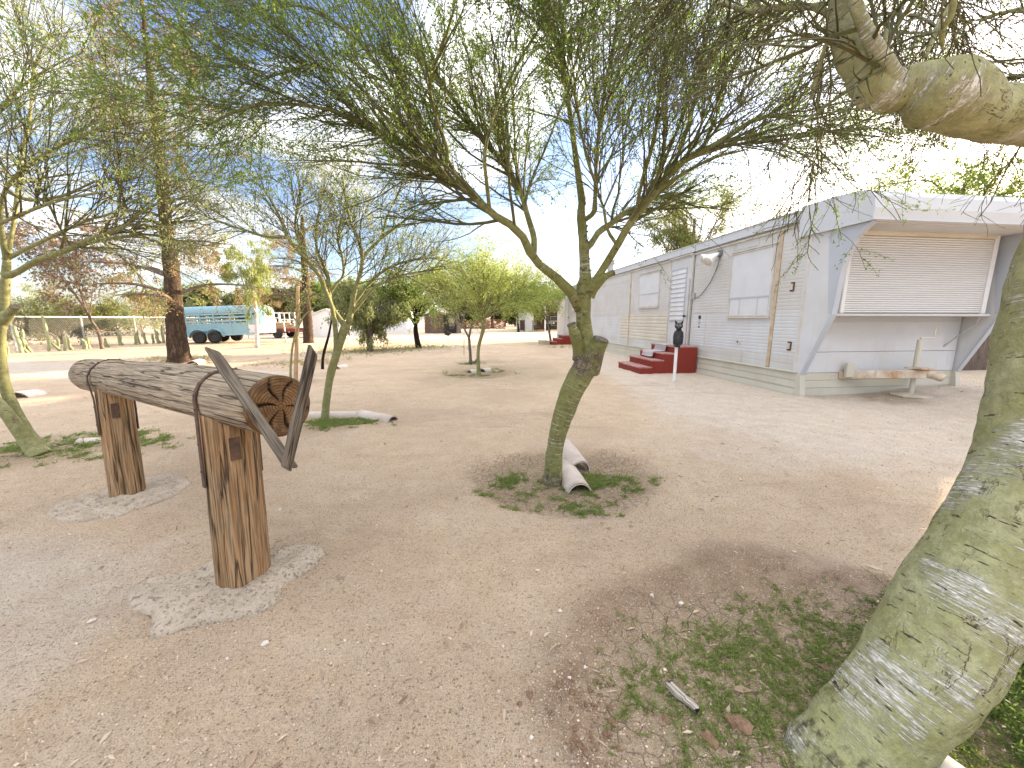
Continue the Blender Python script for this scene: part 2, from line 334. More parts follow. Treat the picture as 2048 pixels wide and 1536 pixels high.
M['needle_rust'] = leafmat('needle_rust', (.23, .16, .07), (.40, .30, .15), .35)
M['needle_brown'] = leafmat('seed_brown', (.15, .11, .08), (.26, .19, .13), .3)
M['brown_bark'] = rough_bark('conifer_bark', (.05, .034, .024), (.19, .125, .085))
M['dark_bark'] = rough_bark('dark_bark', (.02, .014, .01), (.06, .04, .03))
M['grey_bark'] = rough_bark('grey_bark', (.13, .10, .08), (.34, .28, .22), (24, 24, 4), .006)
M['white_bark'] = simple('white_bark', (.62, .57, .50), (.40, .34, .27), .8, 9)
M['log_wood'] = woodmat('weathered_log', (.235, .185, .132), (.44, .355, .255), (.40, .28, .17), .25, 1.0, .008)
M['post_wood'] = woodmat('post_wood', (.145, .105, .07), (.41, .285, .165), (.36, .17, .06), .85)
M['plank_wood'] = woodmat('grey_plank', (.11, .09, .07), (.22, .185, .145), (.12, .09, .06), .3, 1.4, .004)
M['fence_wood'] = woodmat('fence_board', (.14, .105, .085), (.22, .17, .14), (.13, .09, .07), .3)
M['rust_iron'] = simple('rusty_strap_iron', (.075, .052, .042), (.16, .09, .06), .75, 25, .3, .4, 90)
M['concrete'] = simple('pale_concrete', (.47, .40, .32), (.34, .285, .22), .95, 6, 0, .7, 110, .006)
def footing_mat():
    n = NT('gravelly_concrete'); v = n.src(); a = n.noise(n.mapv(v, 9), 1, 6, .65); c = n.mix(n.ramp(a, (.35, 0), (.65, 1)), (.62, .52, .41), (.50, .41, .31))
    g = n.vor(n.mapv(v, 75), 1, 'F1', 'Color'); sg = n.n('SeparateColor'); n.l(g, sg.inputs[0]); d = n.vor(n.mapv(v, 75), 1); sp = n.math('MULTIPLY', n.ramp(d, (.25, 1), (.4, 0)), n.ramp(sg.outputs[0], (.4, 0), (.45, 1)))
    c = n.mix(n.math('MULTIPLY', sp, .7), c, n.mix(sg.outputs[1], (.22, .17, .125), (.66, .56, .46))); f = n.noise(n.mapv(v, 190), 1, 4, .7); c = n.mix(n.ramp(f, (.36, .4), (.47, 0)), c, (.30, .23, .17)); pit = n.ramp(n.noise(n.mapv(v, 38, (4, 4, 4)), 1, 5, .7), (.33, 1), (.42, 0)); c = n.mix(n.math('MULTIPLY', pit, .6), c, (.28, .22, .165))
    n.bump(n.math('SUBTRACT', n.math('ADD', n.math('MULTIPLY', sp, .7), n.math('ADD', f, a)), pit), .9, .012); return n.fin(c, .95, 0, .1)
M['footing'] = footing_mat()
M['tile'] = simple('edging_tile', (.60, .52, .46), (.45, .37, .31), .9, 5, 0, .3, 80, .003)
M['stone'] = simple('white_stone', (.66, .60, .53), (.5, .43, .36), .9, 12)
M['soil'] = simple('dark_soil', (.15, .088, .052), (.27, .175, .11), .95, 40, 0, .9, 160, .005)
M['bleached'] = woodmat('bleached_wood', (.42, .36, .29), (.64, .58, .50), (.33, .24, .17), .5, 1.3)
M['bark_strip'] = simple('dry_bark', (.42, .33, .24), (.28, .2, .14), .9, 30)
M['home_white'] = paint('mobile_home_paint', (.555, .555, .55), (.42, .375, .30), .7, 1.3, .6)
M['home_patch'] = paint('mobile_home_fresh_paint', (.575, .585, .605), (.45, .42, .375), .7, 1.5, .55)
M['home_cream'] = paint('mobile_home_cream_paint', (.60, .57, .50), (.44, .36, .26), .55, 1.6, .5)
M['home_skirt'] = paint('skirting_paint', (.53, .505, .425), (.39, .34, .255), .55, 2.0, .5)
M['home_grey'] = paint('grey_trim_paint', (.44, .47, .52), (.36, .36, .37), .45, 2.0, .3)
M['home_trim'] = paint('home_trim_paint', (.60, .58, .54), (.36, .28, .20), .5, 3, .6)
M['roof_metal'] = paint('roof_coating', (.53, .55, .58), (.43, .42, .40), .7, 1.2, .3)
M['rust_strip'] = paint('rusty_seam_strip', (.55, .46, .33), (.30, .17, .08), .6, 5, .9)
M['shutter'] = paint('roller_shutter_paint', (.665, .67, .68), (.66, .62, .55), .4, 1.5, .3)
M['pane_white'] = simple('window_board', (.61, .62, .64), (.56, .56, .56), .95, 3, 0, .1, 40, .002, .3, .7, .05)
M['rusty_paint'] = paint('rusty_hitch_paint', (.62, .58, .48), (.36, .16, .06), .7, 5, 1.0)
M['red_step'] = paint('red_step_paint', (.235, .035, .025), (.17, .04, .03), .55, 4, .6)
M['red_tread'] = paint('worn_red_tread', (.30, .10, .085), (.42, .33, .30), .7, 6, .9)
M['carpet'] = simple('grey_runner', (.42, .38, .39), (.34, .30, .31), 1, 30, 0, .6, 400, .003)
M['black'] = simple('black_plastic', (.016, .016, .017), (.03, .03, .03), .55, 20)
M['owl'] = simple('owl_decoy_plastic', (.018, .018, .02), (.05, .05, .052), .6, 60, 0, .8, 120, .006, .45, .6)
M['eye'] = simple('owl_eye_paint', (.22, .21, .17), (.12, .12, .10), .4)
M['white_pvc'] = simple('white_pipe', (.78, .77, .76), (.66, .64, .62), .45, 3)
M['white_paint'] = paint('white_paint', (.76, .76, .76), (.60, .56, .50), .55, 1.5, .3)
M['steel'] = simple('galvanised_steel', (.46, .46, .46), (.36, .35, .33), .5, 12, .4)
M['wire'] = simple('fence_wire', (.40, .40, .38), (.30, .28, .25), .6, 20, .3)
M['teal'] = paint('blue_trailer_paint', (.26, .43, .50), (.21, .34, .39), .55, 1.3, .35)
M['teal_pale'] = paint('pale_blue_paint', (.30, .46, .52), (.22, .34, .38), .45, 2, .3)
M['tyre'] = simple('tyre_rubber', (.018, .018, .018), (.035, .033, .03), .85, 10)
M['dark_rim'] = simple('black_rim', (.04, .04, .04), (.02, .02, .02), .5)
M['red_metal'] = simple('red_trailer_paint', (.32, .03, .03), (.2, .03, .03), .5)
M['lumber'] = simple('lumber', (.50, .34, .20), (.36, .23, .13), .85, 20)
M['brown_shed'] = paint('brown_shed_paint', (.145, .095, .075), (.11, .075, .06), .7, 2, .3)
M['firewood'] = simple('firewood_bark', (.09, .04, .025), (.07, .035, .025), .9, 12)
M['firewood_end'] = simple('firewood_cut_end', (.25, .115, .065), (.14, .06, .035), .9, 12)
M['knot'] = simple('wood_knot', (.10, .055, .028), (.045, .028, .018), .85, 60)
M['glass'] = simple('dark_glass', (.03, .035, .04), (.05, .055, .06), .1, 3)
M['vehicle'] = paint('off_road_vehicle_paint', (.34, .34, .30), (.25, .24, .21), .4, 2, .3)
M['cactus'] = simple('cactus_skin', (.27, .31, .16), (.40, .40, .24), .8, 14)
M['weed'] = leafmat('weed_leaf', (.165, .215, .055), (.32, .38, .11), .45, (.36, .28, .14), .07)
M['weed_lush'] = leafmat('lush_weed_leaf', (.09, .15, .03), (.20, .28, .06), .45)
M['dry_grass'] = leafmat('dry_grass', (.40, .33, .17), (.55, .46, .26), .4)
M['litter'] = leafmat('leaf_litter', (.22, .14, .085), (.60, .48, .36), .1)
M['pebble'] = leafmat('pebble_stone', (.30, .21, .145), (.72, .58, .45), 0)
M['stub_face'] = simple('cut_branch_face', (.17, .15, .12), (.08, .07, .055), .95, 40, 0, .8, 90, .006)
M['cable'] = simple('grey_cable', (.20, .20, .20), (.14, .14, .14), .6)
M['amber'] = simple('marker_lens', (.12, .03, .02), (.2, .05, .02), .2)
M['bulb'] = simple('lamp_glass', (.55, .53, .48), (.45, .43, .4), .15)
def ring_mat():
    n = NT('end_grain'); v = n.src('tc'); s = n.n('SeparateXYZ'); n.l(v, s.inputs[0])
    w = n.noise(n.mapv(v, 9), 1, 3); d = n.math('ADD', s.outputs[2], n.math('MULTIPLY', n.math('SUBTRACT', w, .5), .03))
    rk = n.src('rnd'); r = n.math('SINE', n.math('MULTIPLY', d, 560)); r = n.math('ADD', n.math('MULTIPLY', r, .5), .5)
    c = n.mix(n.ramp(r, (.1, 0), (.9, 1)), (.12, .064, .028), (.22, .122, .055))
    c = n.mix(n.ramp(n.noise(n.mapv(v, 14), 1, 4), (.38, 0), (.62, .85)), c, (.085, .05, .027)); c = n.mix(n.ramp(n.noise(n.mapv(v, 45, (2, 2, 0)), 1, 5, .7), (.55, 0), (.68, .6)), c, (.30, .19, .10)); c = n.mix(rk, c, (.02, .013, .009))
    n.bump(n.math('ADD', r, n.noise(n.mapv(v, 120), 1, 3)), .5, .003); return n.fin(c, .85, 0, .15)
M['ring'] = ring_mat()
def ground_mat():
    n = NT('desert_ground'); v = n.src(); z = n.src('zone'); s = n.n('SeparateColor'); n.l(z, s.inputs[0])
    big = n.noise(n.mapv(v, .9), 1, 6, .6, .3); med = n.noise(n.mapv(v, 5), 1, 6, .65)
    dirt = n.mix(n.ramp(med, (.36, 0), (.66, 1)), (.595, .44, .29), (.685, .535, .38))
    dirt = n.mix(n.ramp(big, (.38, .7), (.55, 0)), dirt, (.525, .385, .265))
    grav = n.mix(n.ramp(med, (.35, 0), (.62, 1)), (.57, .475, .385), (.665, .575, .475))
    gm = n.math('ADD', s.outputs[0], n.math('MULTIPLY', n.math('SUBTRACT', big, .5), .9), True)
    col = n.mix(n.ramp(gm, (.3, 0), (.7, 1)), dirt, grav)
    # damp reddish soil and moss tints
    dm = n.math('MULTIPLY', s.outputs[1], n.ramp(n.noise(n.mapv(v, 7, (2, 5, 0)), 1, 6, .7), (.3, .35), (.6, 1)))
    col = n.mix(dm, col, (.27, .175, .11))
    mm = n.math('MULTIPLY', s.outputs[2], n.ramp(n.noise(n.mapv(v, 11, (6, 1, 0)), 1, 7, .75), (.42, 0), (.6, .8)))
    col = n.mix(mm, col, (.20, .215, .08))
    # dark damp blotches here and there
    bl = n.ramp(n.noise(n.mapv(v, 1.7, (11, 3, 0)), 1, 6, .72), (.60, 0), (.76, .4)); col = n.mix(bl, col, (.31, .235, .175))
    # grit
    def grit(sc_, off_, amt, lo, hi, dk, lt):
        vv = n.mapv(v, sc_, off_); g = n.vor(vv, 1, 'F1', 'Color'); sg = n.n('SeparateColor'); n.l(g, sg.inputs[0]); gd = n.vor(vv, 1)
        sp = n.math('MULTIPLY', n.ramp(gd, (.24, 1), (.40, 0)), n.ramp(sg.outputs[0], (lo, 0), (lo+.04, 1))); return sp, n.mix(n.ramp(sg.outputs[1], (.25, 0), (.55, 1)), dk, lt), n.math('MULTIPLY', sp, amt)
    sA, cA, aA = grit(80, (0, 0, 0), .65, .6, 0, (.23, .155, .105), (.74, .62, .50)); sB, cB, aB = grit(165, (3, 1, 0), .75, .40, 0, (.21, .14, .095), (.72, .60, .48))
    g2 = n.noise(n.mapv(v, 210), 1, 4, .7); g3 = n.noise(n.mapv(v, 60, (1, 8, 0)), 1, 6, .75)
    col = n.mix(n.ramp(g3, (.35, .6), (.47, 0)), col, (.29, .21, .14)); col = n.mix(n.ramp(g3, (.55, 0), (.70, .35)), col, (.66, .54, .42))
    col = n.mix(n.ramp(g2, (.35, .65), (.47, 0)), col, (.23, .165, .11)); col = n.mix(n.ramp(g2, (.54, 0), (.66, .45)), col, (.72, .60, .48))
    col = n.mix(aB, col, cB); col = n.mix(aA, col, cA); spot = n.math('ADD', sA, n.math('MULTIPLY', sB, .5))
    # scuffed lighter and darker drifts lying across the yard
    dr = n.noise(n.mapv(v, (.55, 2.0, 1), (7, 2, 0)), 1, 7, .7, .4); col = n.mix(n.ramp(dr, (.34, .35), (.46, 0)), col, (.36, .265, .19)); col = n.mix(n.ramp(dr, (.55, 0), (.68, .35)), col, (.62, .51, .40))
    # mud cracks in the watering basins (zone alpha)
    a = n.n('Attribute', attribute_name='zone'); wv = n.n('MixRGB', blend_type='ADD'); wv.inputs[0].default_value = .05; n.l(v, wv.inputs[1]); nx = n.n('TexNoise'); nx.inputs['Scale'].default_value = 9; n.l(v, nx.inputs[0]); n.l(nx.outputs['Color'], wv.inputs[2])
    cd = n.vor(n.mapv(wv.outputs[0], 17), 1, 'DISTANCE_TO_EDGE'); ck = n.math('MULTIPLY', n.ramp(cd, (.006, 1), (.03, 0)), a.outputs['Alpha'])
    col = n.mix(n.math('MULTIPLY', ck, .55), col, (.085, .06, .042))
    h = n.math('ADD', n.math('MULTIPLY', spot, .9), n.math('ADD', g2, n.math('MULTIPLY', g3, 1.8)))
    h = n.math('SUBTRACT', h, n.math('MULTIPLY', ck, 2.5)); n.bump(h, .9, .011)
    return n.fin(col, .95, 0, .1)
M['ground'] = ground_mat()
# ================================================================ GROUND
CT = np.array([.32, 2.87]); NTB = np.array([1.12, .93])          # central tree, near tree
def sst(a, b, x): t = np.clip((x-a)/(b-a), 0, 1); return t*t*(3-2*t)
def basin(x, y):
    """radius-normalised distance for the central tree's watering basin"""
    return np.sqrt(((x-CT[0]-.10)/.82)**2+((y-CT[1]-.02)/.66)**2)+.10*vn2(x, y, 2.3, 5)
def patch(x, y): return np.sqrt(((x-1.22)/1.0)**2+((y-.92)/.86)**2)+.13*vn2(x, y, 2.6, 6)
def gz(x, y):
    x = np.asarray(x, float); y = np.asarray(y, float); x, y = np.broadcast_arrays(x, y)
    z = .018*vn2(x, y, .55, 1)+.009*vn2(x, y, 2.1, 2)+.008*vn2(x, y, 6, 3)+.006*vn2(x, y, 14, 4)
    b = basin(x, y); z = z-.035*(1-sst(.75, 1.0, b))+.016*np.exp(-((b-1.06)/.09)**2)
    p = patch(x, y); z = z-.03*(1-sst(.8, .98, p))+.032*np.exp(-((p-1.02)/.10)**2)*(.6+.4*vn2(x, y, 5, 9))+.012*(1-sst(.9, 1.0, p))*vn2(x, y, 9, 8)
    z = z+.10*sst(5.6, 7.6, x)*sst(4, 6, y)*(1-sst(9, 14, y))             # a little higher beside the home
    z = z+.36*np.exp(-(((x+11.9)/.75)**2+((y-16.7)/.6)**2))               # dirt mound
    z = z-.05*(1-sst(.5, 1.1, np.hypot(x+.82, y-8.92)))+.02*np.exp(-((np.hypot(x+.82, y-8.92)-1.15)/.2)**2)
    z = z-.04*(1-sst(.3, .6, np.hypot(x+1.21, y-11.03)))
    far = sst(60, 160, np.hypot(x, y)); z = z+far*.5*vn2(x, y, .01, 12)
    return z
def gp(x, y, dz=0.): return np.array([x, y, float(gz(x, y))+dz])
def GP(u, v, dz=0.):
    p = G(u, v)
    for _ in range(2): p = G(u, v, float(gz(p[0], p[1])))
    return gp(p[0], p[1], dz)
def build_ground():
    def graded(core, lo, hi, g=1.22):
        c = list(core); st = c[-1]-c[-2]
        while c[-1] < hi: st *= g; c.append(c[-1]+st)
        st = c[1]-c[0]
        while c[0] > lo: st *= g; c.insert(0, c[0]-st)
        return np.array(c)
    xs = graded(np.arange(-4.2, 5.2, .035), -900, 900)
    ys = graded(np.concatenate([np.arange(.55, 4.6, .033), np.arange(4.6, 10, .075), np.arange(10, 24, .3)]), -60, 1200)
    X, Y = np.meshgrid(xs, ys); Z = gz(X, Y); ny, nx = X.shape
    idx = np.arange(nx*ny).reshape(ny, nx)
    q = np.stack([idx[:-1, :-1], idx[:-1, 1:], idx[1:, 1:], idx[1:, :-1]], -1).reshape(-1, 4)
    mb = MB(); mb.add(np.stack([X, Y, Z], -1).reshape(-1, 3), q); me = mb.mesh('ground', smooth=True)
    b = basin(X, Y); p = patch(X, Y)
    grav = .25+.75*sst(1.2, 3.2, X+.35*vn2(X, Y, .8, 31))*(1-sst(13, 18, Y))*sst(2.2, 4.2, Y)
    grav = np.maximum(grav, .55*(1-sst(-1.9, -1.2, X))*(1-sst(1.6, 2.6, Y)))
    # gravel drive that crosses the yard at the left, and the pale yard at the back
    dv = Y-(8.7-.22*(X+8)); grav = np.maximum(grav, 1.25*np.exp(-(dv/1.1)**4)*(1-sst(-6.5, -4.0, X)))
    grav = np.maximum(grav, .5*sst(22, 25, Y)*(1-sst(60, 80, Y))*sst(-24, -18, X))
    damp = .75*(1-sst(.7, 1.02, b))+.95*np.exp(-((p-1.0)/.13)**2)+.55*(1-sst(.8, 1.0, p))
    moss = .55*(1-sst(.55, 1.0, b))+.9*(1-sst(.6, .98, p))
    for cx, cy, r in ((-.82, 8.92, 1.1), (-1.21, 11.03, .6), (-2.3, 4.55, .75), (-4.6, 3.5, .8), (-5.8, 15.5, 2.2), (-4.1, 16.9, 1.2), (-4.3, 7.5, .6), (6.0, 5.9, .6)):
        d = np.hypot(X-cx, Y-cy)/r; damp = damp+.6*(1-sst(.4, 1.0, d)); moss = moss+.5*(1-sst(.3, .9, d))
    damp = damp+.5*np.exp(-(((X+11.9)/.9)**2+((Y-16.7)/.7)**2))
    crack = np.maximum(1-sst(.85, 1.05, b), .7*(1-sst(.8, 1.0, p))); crack *= sst(-.2, .35, vn2(X, Y, 1.7, 44)+.35)
    zone = np.clip(np.stack([grav, damp, moss, crack], -1), 0, 1.2).reshape(-1, 4)
    a = me.attributes.new('zone', 'FLOAT_COLOR', 'POINT'); a.data.foreach_set('color', zone.astype(np.float32).ravel())
    tag(obj('ground', me, M['ground']), kind='structure')
build_ground()
# ================================================================ MOBILE HOME (local x = along the wall away from us, y = out of the wall, z up)
HO = G(1590, 790); WD = ray(923, 638); WD[2] = 0; WD /= np.linalg.norm(WD); HROT = math.atan2(WD[1], WD[0]); HN = np.array([-WD[1], WD[0], 0])
def hw(s, y, z=0.): return HO+WD*s+HN*y+np.array([0, 0, z])
def build_home():
    WDT, LEN = 3.05, 16.2
    t = thing('mobile_home', 'long white metal mobile home with overhanging front visor and roller shutter', 'mobile home', tuple(HO), HROT)
    # shell (inside of the cladding)
    mb = MB(); mb.box((.02, -WDT+.02, .05), (LEN-.02, -.02, 2.80)); obj('shell', mb, M['home_white'], t)
    # ---- cladding panels, horizontally ribbed sheet metal -------------------------------------------------
    cache = {}
    def panel(s0, s1, z0, z1, mat, ribs, depth_=.006, y=.0, name='siding_panel', rev=False):
        n = max(2, int(round((z1-z0)/ribs))); mb = MB(); prof = []
        for k in range(n):
            a, b = z0+(z1-z0)*k/n, z0+(z1-z0)*(k+1)/n
            prof += [(y+.001, a), (y+.001+depth_, a+(b-a)*.25), (y+.001+depth_, a+(b-a)*.8)]
        prof += [(y+.001, z1), (y-.02, z1), (y-.02, z0)]
        mb.prism(prof, s0+.004, s1-.004, 0); return obj(name, mb, mat, t)
    H = M['home_white']; HP = M['home_patch']; HC = M['home_cream']
    up = [(.08, .60, H), (.68, 1.80, H), (1.80, 3.10, H), (4.16, 6.52, H), (6.60, 8.9, H), (8.9, 11.2, H), (11.2, 13.4, H), (13.4, 16.2, H)]
    for s0, s1, m in up: panel(s0, s1, 1.40, 2.50, m, .062, .0035)
    for s0, s1, m in up: panel(s0, s1, 2.50, 2.80, m, .30, .002)
    lo = [(.08, .60, HP), (.68, 2.52, HP), (2.52, 3.10, HP), (4.16, 6.52, HC), (6.60, 7.2, HC), (7.2, 10.4, HP), (10.4, 13.2, HP), (13.2, 16.2, H)]
    for s0, s1, m in lo: panel(s0, s1, .62, 1.40, m, .098 if m is HC else .062, .011 if m is HC else .0035)
    for s0, s1, m in [(.08, .60, H), (.68, 1.3, H), (1.3, 3.10, H), (3.10, 5.3, H), (5.3, 8.2, H), (8.2, 12, H), (12, 16.2, H)]: panel(s0, s1, .36, .62, m, .26, .002)
    # seams, corner strips, drip rails
    def strip(s0, s1, z0, z1, y0, y1, m, name='trim_strip'):
        mb = MB(); mb.box((s0, y0, z0), (s1, y1, z1)); return bevel(obj(name, mb, m, t), .004)
    strip(.605, .675, .40, 2.80, -.01, .014, M['rust_strip'], 'seam_strip'); strip(6.525, 6.595, .40, 2.80, -.01, .014, M['rust_strip'], 'seam_strip')
    strip(11.17, 11.23, .40, 2.80, -.01, .012, M['home_trim'], 'seam_strip'); strip(.03, .075, .38, 2.80, -.01, .02, M['home_trim'], 'corner_strip')
    strip(.68, 3.10, 1.392, 1.412, 0, .012, M['home_trim']); strip(4.16, 6.52, 1.392, 1.412, 0, .012, M['home_trim']); strip(6.6, 16.2, 1.392, 1.412, 0, .011, M['home_trim'])
    strip(.68, 16.2, 2.49, 2.505, 0, .010, M['home_trim'])
    strip(.4, 12.5, 2.735, 2.765, .0, .035, M['home_trim'], 'drip_rail')
    for s in (2.52, 7.2, 8.9, 10.4, 13.3): strip(s-.012, s+.012, .62, 1.39, 0, .011, M['home_white'])
    # access hatches with rounded frames high on the wall, small hardware
    for s, w in ((1.15, .62), (5.0, .55)):
        mb = MB(); z0, z1 = 2.60, 2.72
        for a, b in (((s, .0, z0), (s+w, .012, z0+.012)), ((s, 0, z0+.012), (s+.012, .012, z1)), ((s+w-.012, 0, z0+.012), (s+w, .012, z1))): mb.box(a, b)
        obj('hatch_frame', mb, M['home_trim'], t)
    for s, z in ((.30, 1.78), (.22, .80)):
        mb = MB(); mb.box((s-.04, .003, z-.075), (s+.04, .02, z+.075)); p_ = bevel(obj('latch_plate', mb, M['rust_iron'], t), .005)
        mb = MB(); mb.box((s-.02, .02, z-.05), (s+.02, .034, z+.05)); obj('latch', mb, M['home_trim'], p_)
    mb = MB(); mb.box((2.72, .004, 1.25), (2.80, .012, 1.33)); obj('small_plate', mb, M['black'], t)
    mb = MB(); mb.box((2.73, .004, 1.13), (2.79, .010, 1.21)); obj('small_plate', mb, M['steel'], t)
    mb = MB(); mb.cyl((2.76, .004, 1.07), (2.76, .014, 1.07), .022, 10); obj('small_plate', mb, M['black'], t)
    mb = MB(); mb.cyl((1.45, .004, .80), (1.45, .012, .80), .065, 16); v_ = obj('inlet_cover', mb, M['home_white'], t)
    mb = MB(); mb.cyl((1.45, .012, .80), (1.45, .02, .80), .018, 8); obj('inlet_plug', mb, M['black'], v_)
    mb = MB(); mb.obox((-.02, .02, 2.755), (.06, 0, .01), (0, .012, 0), (-.006, 0, .03)); bevel(obj('marker_lamp', mb, M['amber'], t), .008)
    # ---- windows -----------------------------------------------------------------------------------------
    def window(s0, s1, z0, z1, zm, mull):
        w = MB(); f = .035
        for a, b in (((s0, 0, z0), (s1, .035, z0+f)), ((s0, 0, z1-f), (s1, .045, z1)), ((s0, 0, z0+f), (s0+f, .034, z1-f)), ((s1-f, 0, z0+f), (s1, .034, z1-f))): w.box(a, b)
        fr = obj('window', w, M['home_trim'], t); bevel(fr, .004)
        mb = MB(); mb.box((s0-.03, 0, z1+.004), (s1+.03, .06, z1+.024)); obj('drip_cap', mb, M['home_trim'], fr)
        mb = MB(); mb.box((s0+f, 0, zm-.014), (s1-f, .036, zm+.014)); obj('mid_rail', mb, M['home_grey'], fr)
        mb = MB(); mb.box((s0+f, 0, zm+.014), (s1-f, .031, z1-f)); obj('pane', mb, M['pane_white'], fr)
        e = [s0+f]+[s0+(s1-s0)*m for m in mull]+[s1-f]
        for i in range(len(e)-1):
            mb = MB(); mb.box((e[i]+.008, 0, z0+f), (e[i+1]-.008, .028, zm-.014)); obj('pane', mb, M['pane_white'], fr)
            if i: mb = MB(); mb.box((e[i]-.008, 0, z0+f), (e[i]+.008, .033, zm-.014)); obj('mullion', mb, M['home_grey'], fr)
        mb = MB(); mb.box((s0-.02, 0, z0-.03), (s1+.02, .05, z0-.002)); obj('sill', mb, M['home_trim'], fr)
    window(.72, 1.80, 1.30, 2.54, 1.66, (.27, .70)); window(4.68, 5.90, 1.60, 2.58, 1.98, ()); window(12.2, 13.2, 1.62, 2.45, 1.98, ())
    # ---- door: wide frame with a narrow louvred screen door ------------------------------------------------
    def door(s0, s1):
        d = MB(); d.box((s0, -.01, .56), (s1, .022, 2.72)); dr = bevel(obj('door', d, M['home_patch'], t), .004)
        mb = MB()
        for a, b in (((s0-.035, 0, .56), (s0-.001, .04, 2.752)), ((s1+.001, 0, .56), (s1+.035, .04, 2.752)), ((s0-.001, 0, 2.722), (s1+.001, .038, 2.75))): mb.box(a, b)
        obj('door_frame', mb, M['home_trim'], dr)
        mb = MB(); mb.box((s0-.06, 0, 2.755), (s1+.06, .07, 2.78)); obj('drip_cap', mb, M['home_trim'], dr)
        a, b, z0, z1 = s0+.20, s1-.06, 1.20, 2.50; n = 11
        mb = MB(); f = .03
        for p, q in (((a, .022, z0), (b, .040, z0+f)), ((a, .022, z1-f), (b, .040, z1)), ((a, .022, z0+f), (a+f, .0395, z1-f)), ((b-f, .022, z0+f), (b, .0395, z1-f))): mb.box(p, q)
        obj('louvre_frame', mb, M['home_grey'], dr)
        h = (z1-z0-2*f)/n; mb = MB(); mb.prism([(.024, .002), (.048, .002), (.046, .012), (.030, h-.004), (.024, h-.004)], a+f+.002, b-f-.002, 0); me = mb.mesh('louvre_slat')
        for k in range(n): obj('louvre_slat', me, M['pane_white'], dr, (0, 0, z0+f+k*h))
        mb = MB(); mb.cyl((a-.07, .022, 1.32), (a-.07, .075, 1.32), .012, 8); mb.cyl((a-.07, .06, 1.32), (a-.07, .09, 1.32), .028, 10); obj('door_knob', mb, M['black'], dr)
        mb = MB(); mb.box((s0+.045, .022, .62), (s0+.07, .036, 2.2)); obj('weather_strip', mb, M['steel'], dr)
    door(3.17, 4.10); door(13.55, 14.4)
    # ---- roof: fascia and low crowned deck, drooping towards the rear ---------------------------------------
    ss = np.concatenate([[-.05, 2, 5, 8, 10], np.linspace(11, LEN+.02, 9)]); drop = np.where(ss > 10, -.34*((np.maximum(ss, 10)-10)/6.2)**1.6, 0)
    ys = np.linspace(.05, -WDT-.05, 9); cr = .12*np.sin(np.linspace(0, pi, 9))**.7
    top = np.array([[(s, y, 2.97+c+d) for y, c in zip(ys, cr)] for s, d in zip(ss, drop)]); bot = np.array([[(s, y, 2.795) for y in ys] for s in ss])
    mb = MB(); n, m = len(ss), len(ys); idx = np.arange(n*m).reshape(n, m)
    mb.add(top.reshape(-1, 3), np.stack([idx[:-1, :-1], idx[:-1, 1:], idx[1:, 1:], idx[1:, :-1]], -1).reshape(-1, 4)[:, ::-1])
    for j in (0, m-1):
        V = np.concatenate([top[:, j], np.minimum(bot[:, j], top[:, j]-.02)]); mb.add(V, [(i, i+1, n+i+1, n+i) for i in range(n-1)])
    for i in (0, n-1):
        V = np.concatenate([top[i], bot[i]]); mb.add(V, [(k, k+1, m+k+1, m+k) for k in range(m-1)])
    V = bot[:, [0, -1]].reshape(-1, 3); mb.add(V, [(2*i, 2*i+1, 2*i+3, 2*i+2) for i in range(n-1)])
    rf = obj('roof', mb, M['roof_metal'], t)
    rng = np.random.default_rng(3)
    for i in range(4):                                                    # lapped roof-edge flashing lengths
        a, b = .3+2.75*i, .3+2.75*(i+1); mb = MB(); mb.box((a+.01, .05, 2.80), (b-.01, .062+.004*(i % 2), 2.955)); bevel(obj('fascia_strip', mb, M['roof_metal'], rf), .003)
        mb = MB(); mb.box((a+.01, .05, 2.957), (b-.01, .075, 2.975)); obj('edge_flashing', mb, M['home_trim'], rf)
    mb = MB(); mb.cyl((9.9, -.6, 2.9), (9.9, -.6, 3.46), .13, 14); vt = obj('roof_vent', mb, M['steel'], rf)
    mb = MB(); mb.lathe((9.9, -.6, 3.46), [(.20, 0), (.20, .03), (.14, .06), (.14, .10), (.22, .11), (.10, .18)], 14); obj('vent_cap', mb, M['steel'], vt)
    # ---- skirting of horizontal lapped strips --------------------------------------------------------------
    zc = [.0, .12, .245, .37]
    for k in range(3):
        for a, b in ((.0, 4.3), (4.3, 8.4), (8.4, 12.4), (12.4, LEN)):
            mb = MB(); mb.prism([(.0, zc[k]-.06*(k == 0)), (.034-.007*k, zc[k]-.06*(k == 0)), (.034-.007*k, zc[k]+.02), (.02-.004*k, zc[k+1]-.004), (.0, zc[k+1]-.004)], a+.003, b-.003, 0); obj('skirt_strip', mb, M['home_skirt'], t)
    strip(0, LEN, .368, .392, 0, .04, M['home_skirt'], 'skirt_cap')
    for k in range(3):
        mb = MB(); mb.prism([(-.034+.007*k, zc[k]-.06*(k == 0)), (-.02+.004*k, zc[k+1]-.004), (0, zc[k+1]-.004), (0, zc[k]-.06*(k == 0))], -.06, -WDT+.06, 1); obj('skirt_strip', mb, M['home_skirt'], t)
    # ---- front end -------------------------------------------------------------------------------------------
    mb = MB(); mb.box((-.02, -.06, .372), (.02, -WDT+.06, .71)); bevel(obj('front_panel', mb, M['home_patch'], t), .003)
    mb = MB(); mb.box((-.018, -.06, .716), (.02, -WDT+.06, 1.42)); bevel(obj('front_panel', mb, M['home_patch'], t), .003)
    fin = [(.10, .372), (-.07, .372), (-.46, 1.32), (-.50, 1.9), (-.55, 2.14), (-.65, 2.37), (-.78, 2.50), (-.86, 2.545), (.10, 2.545)]
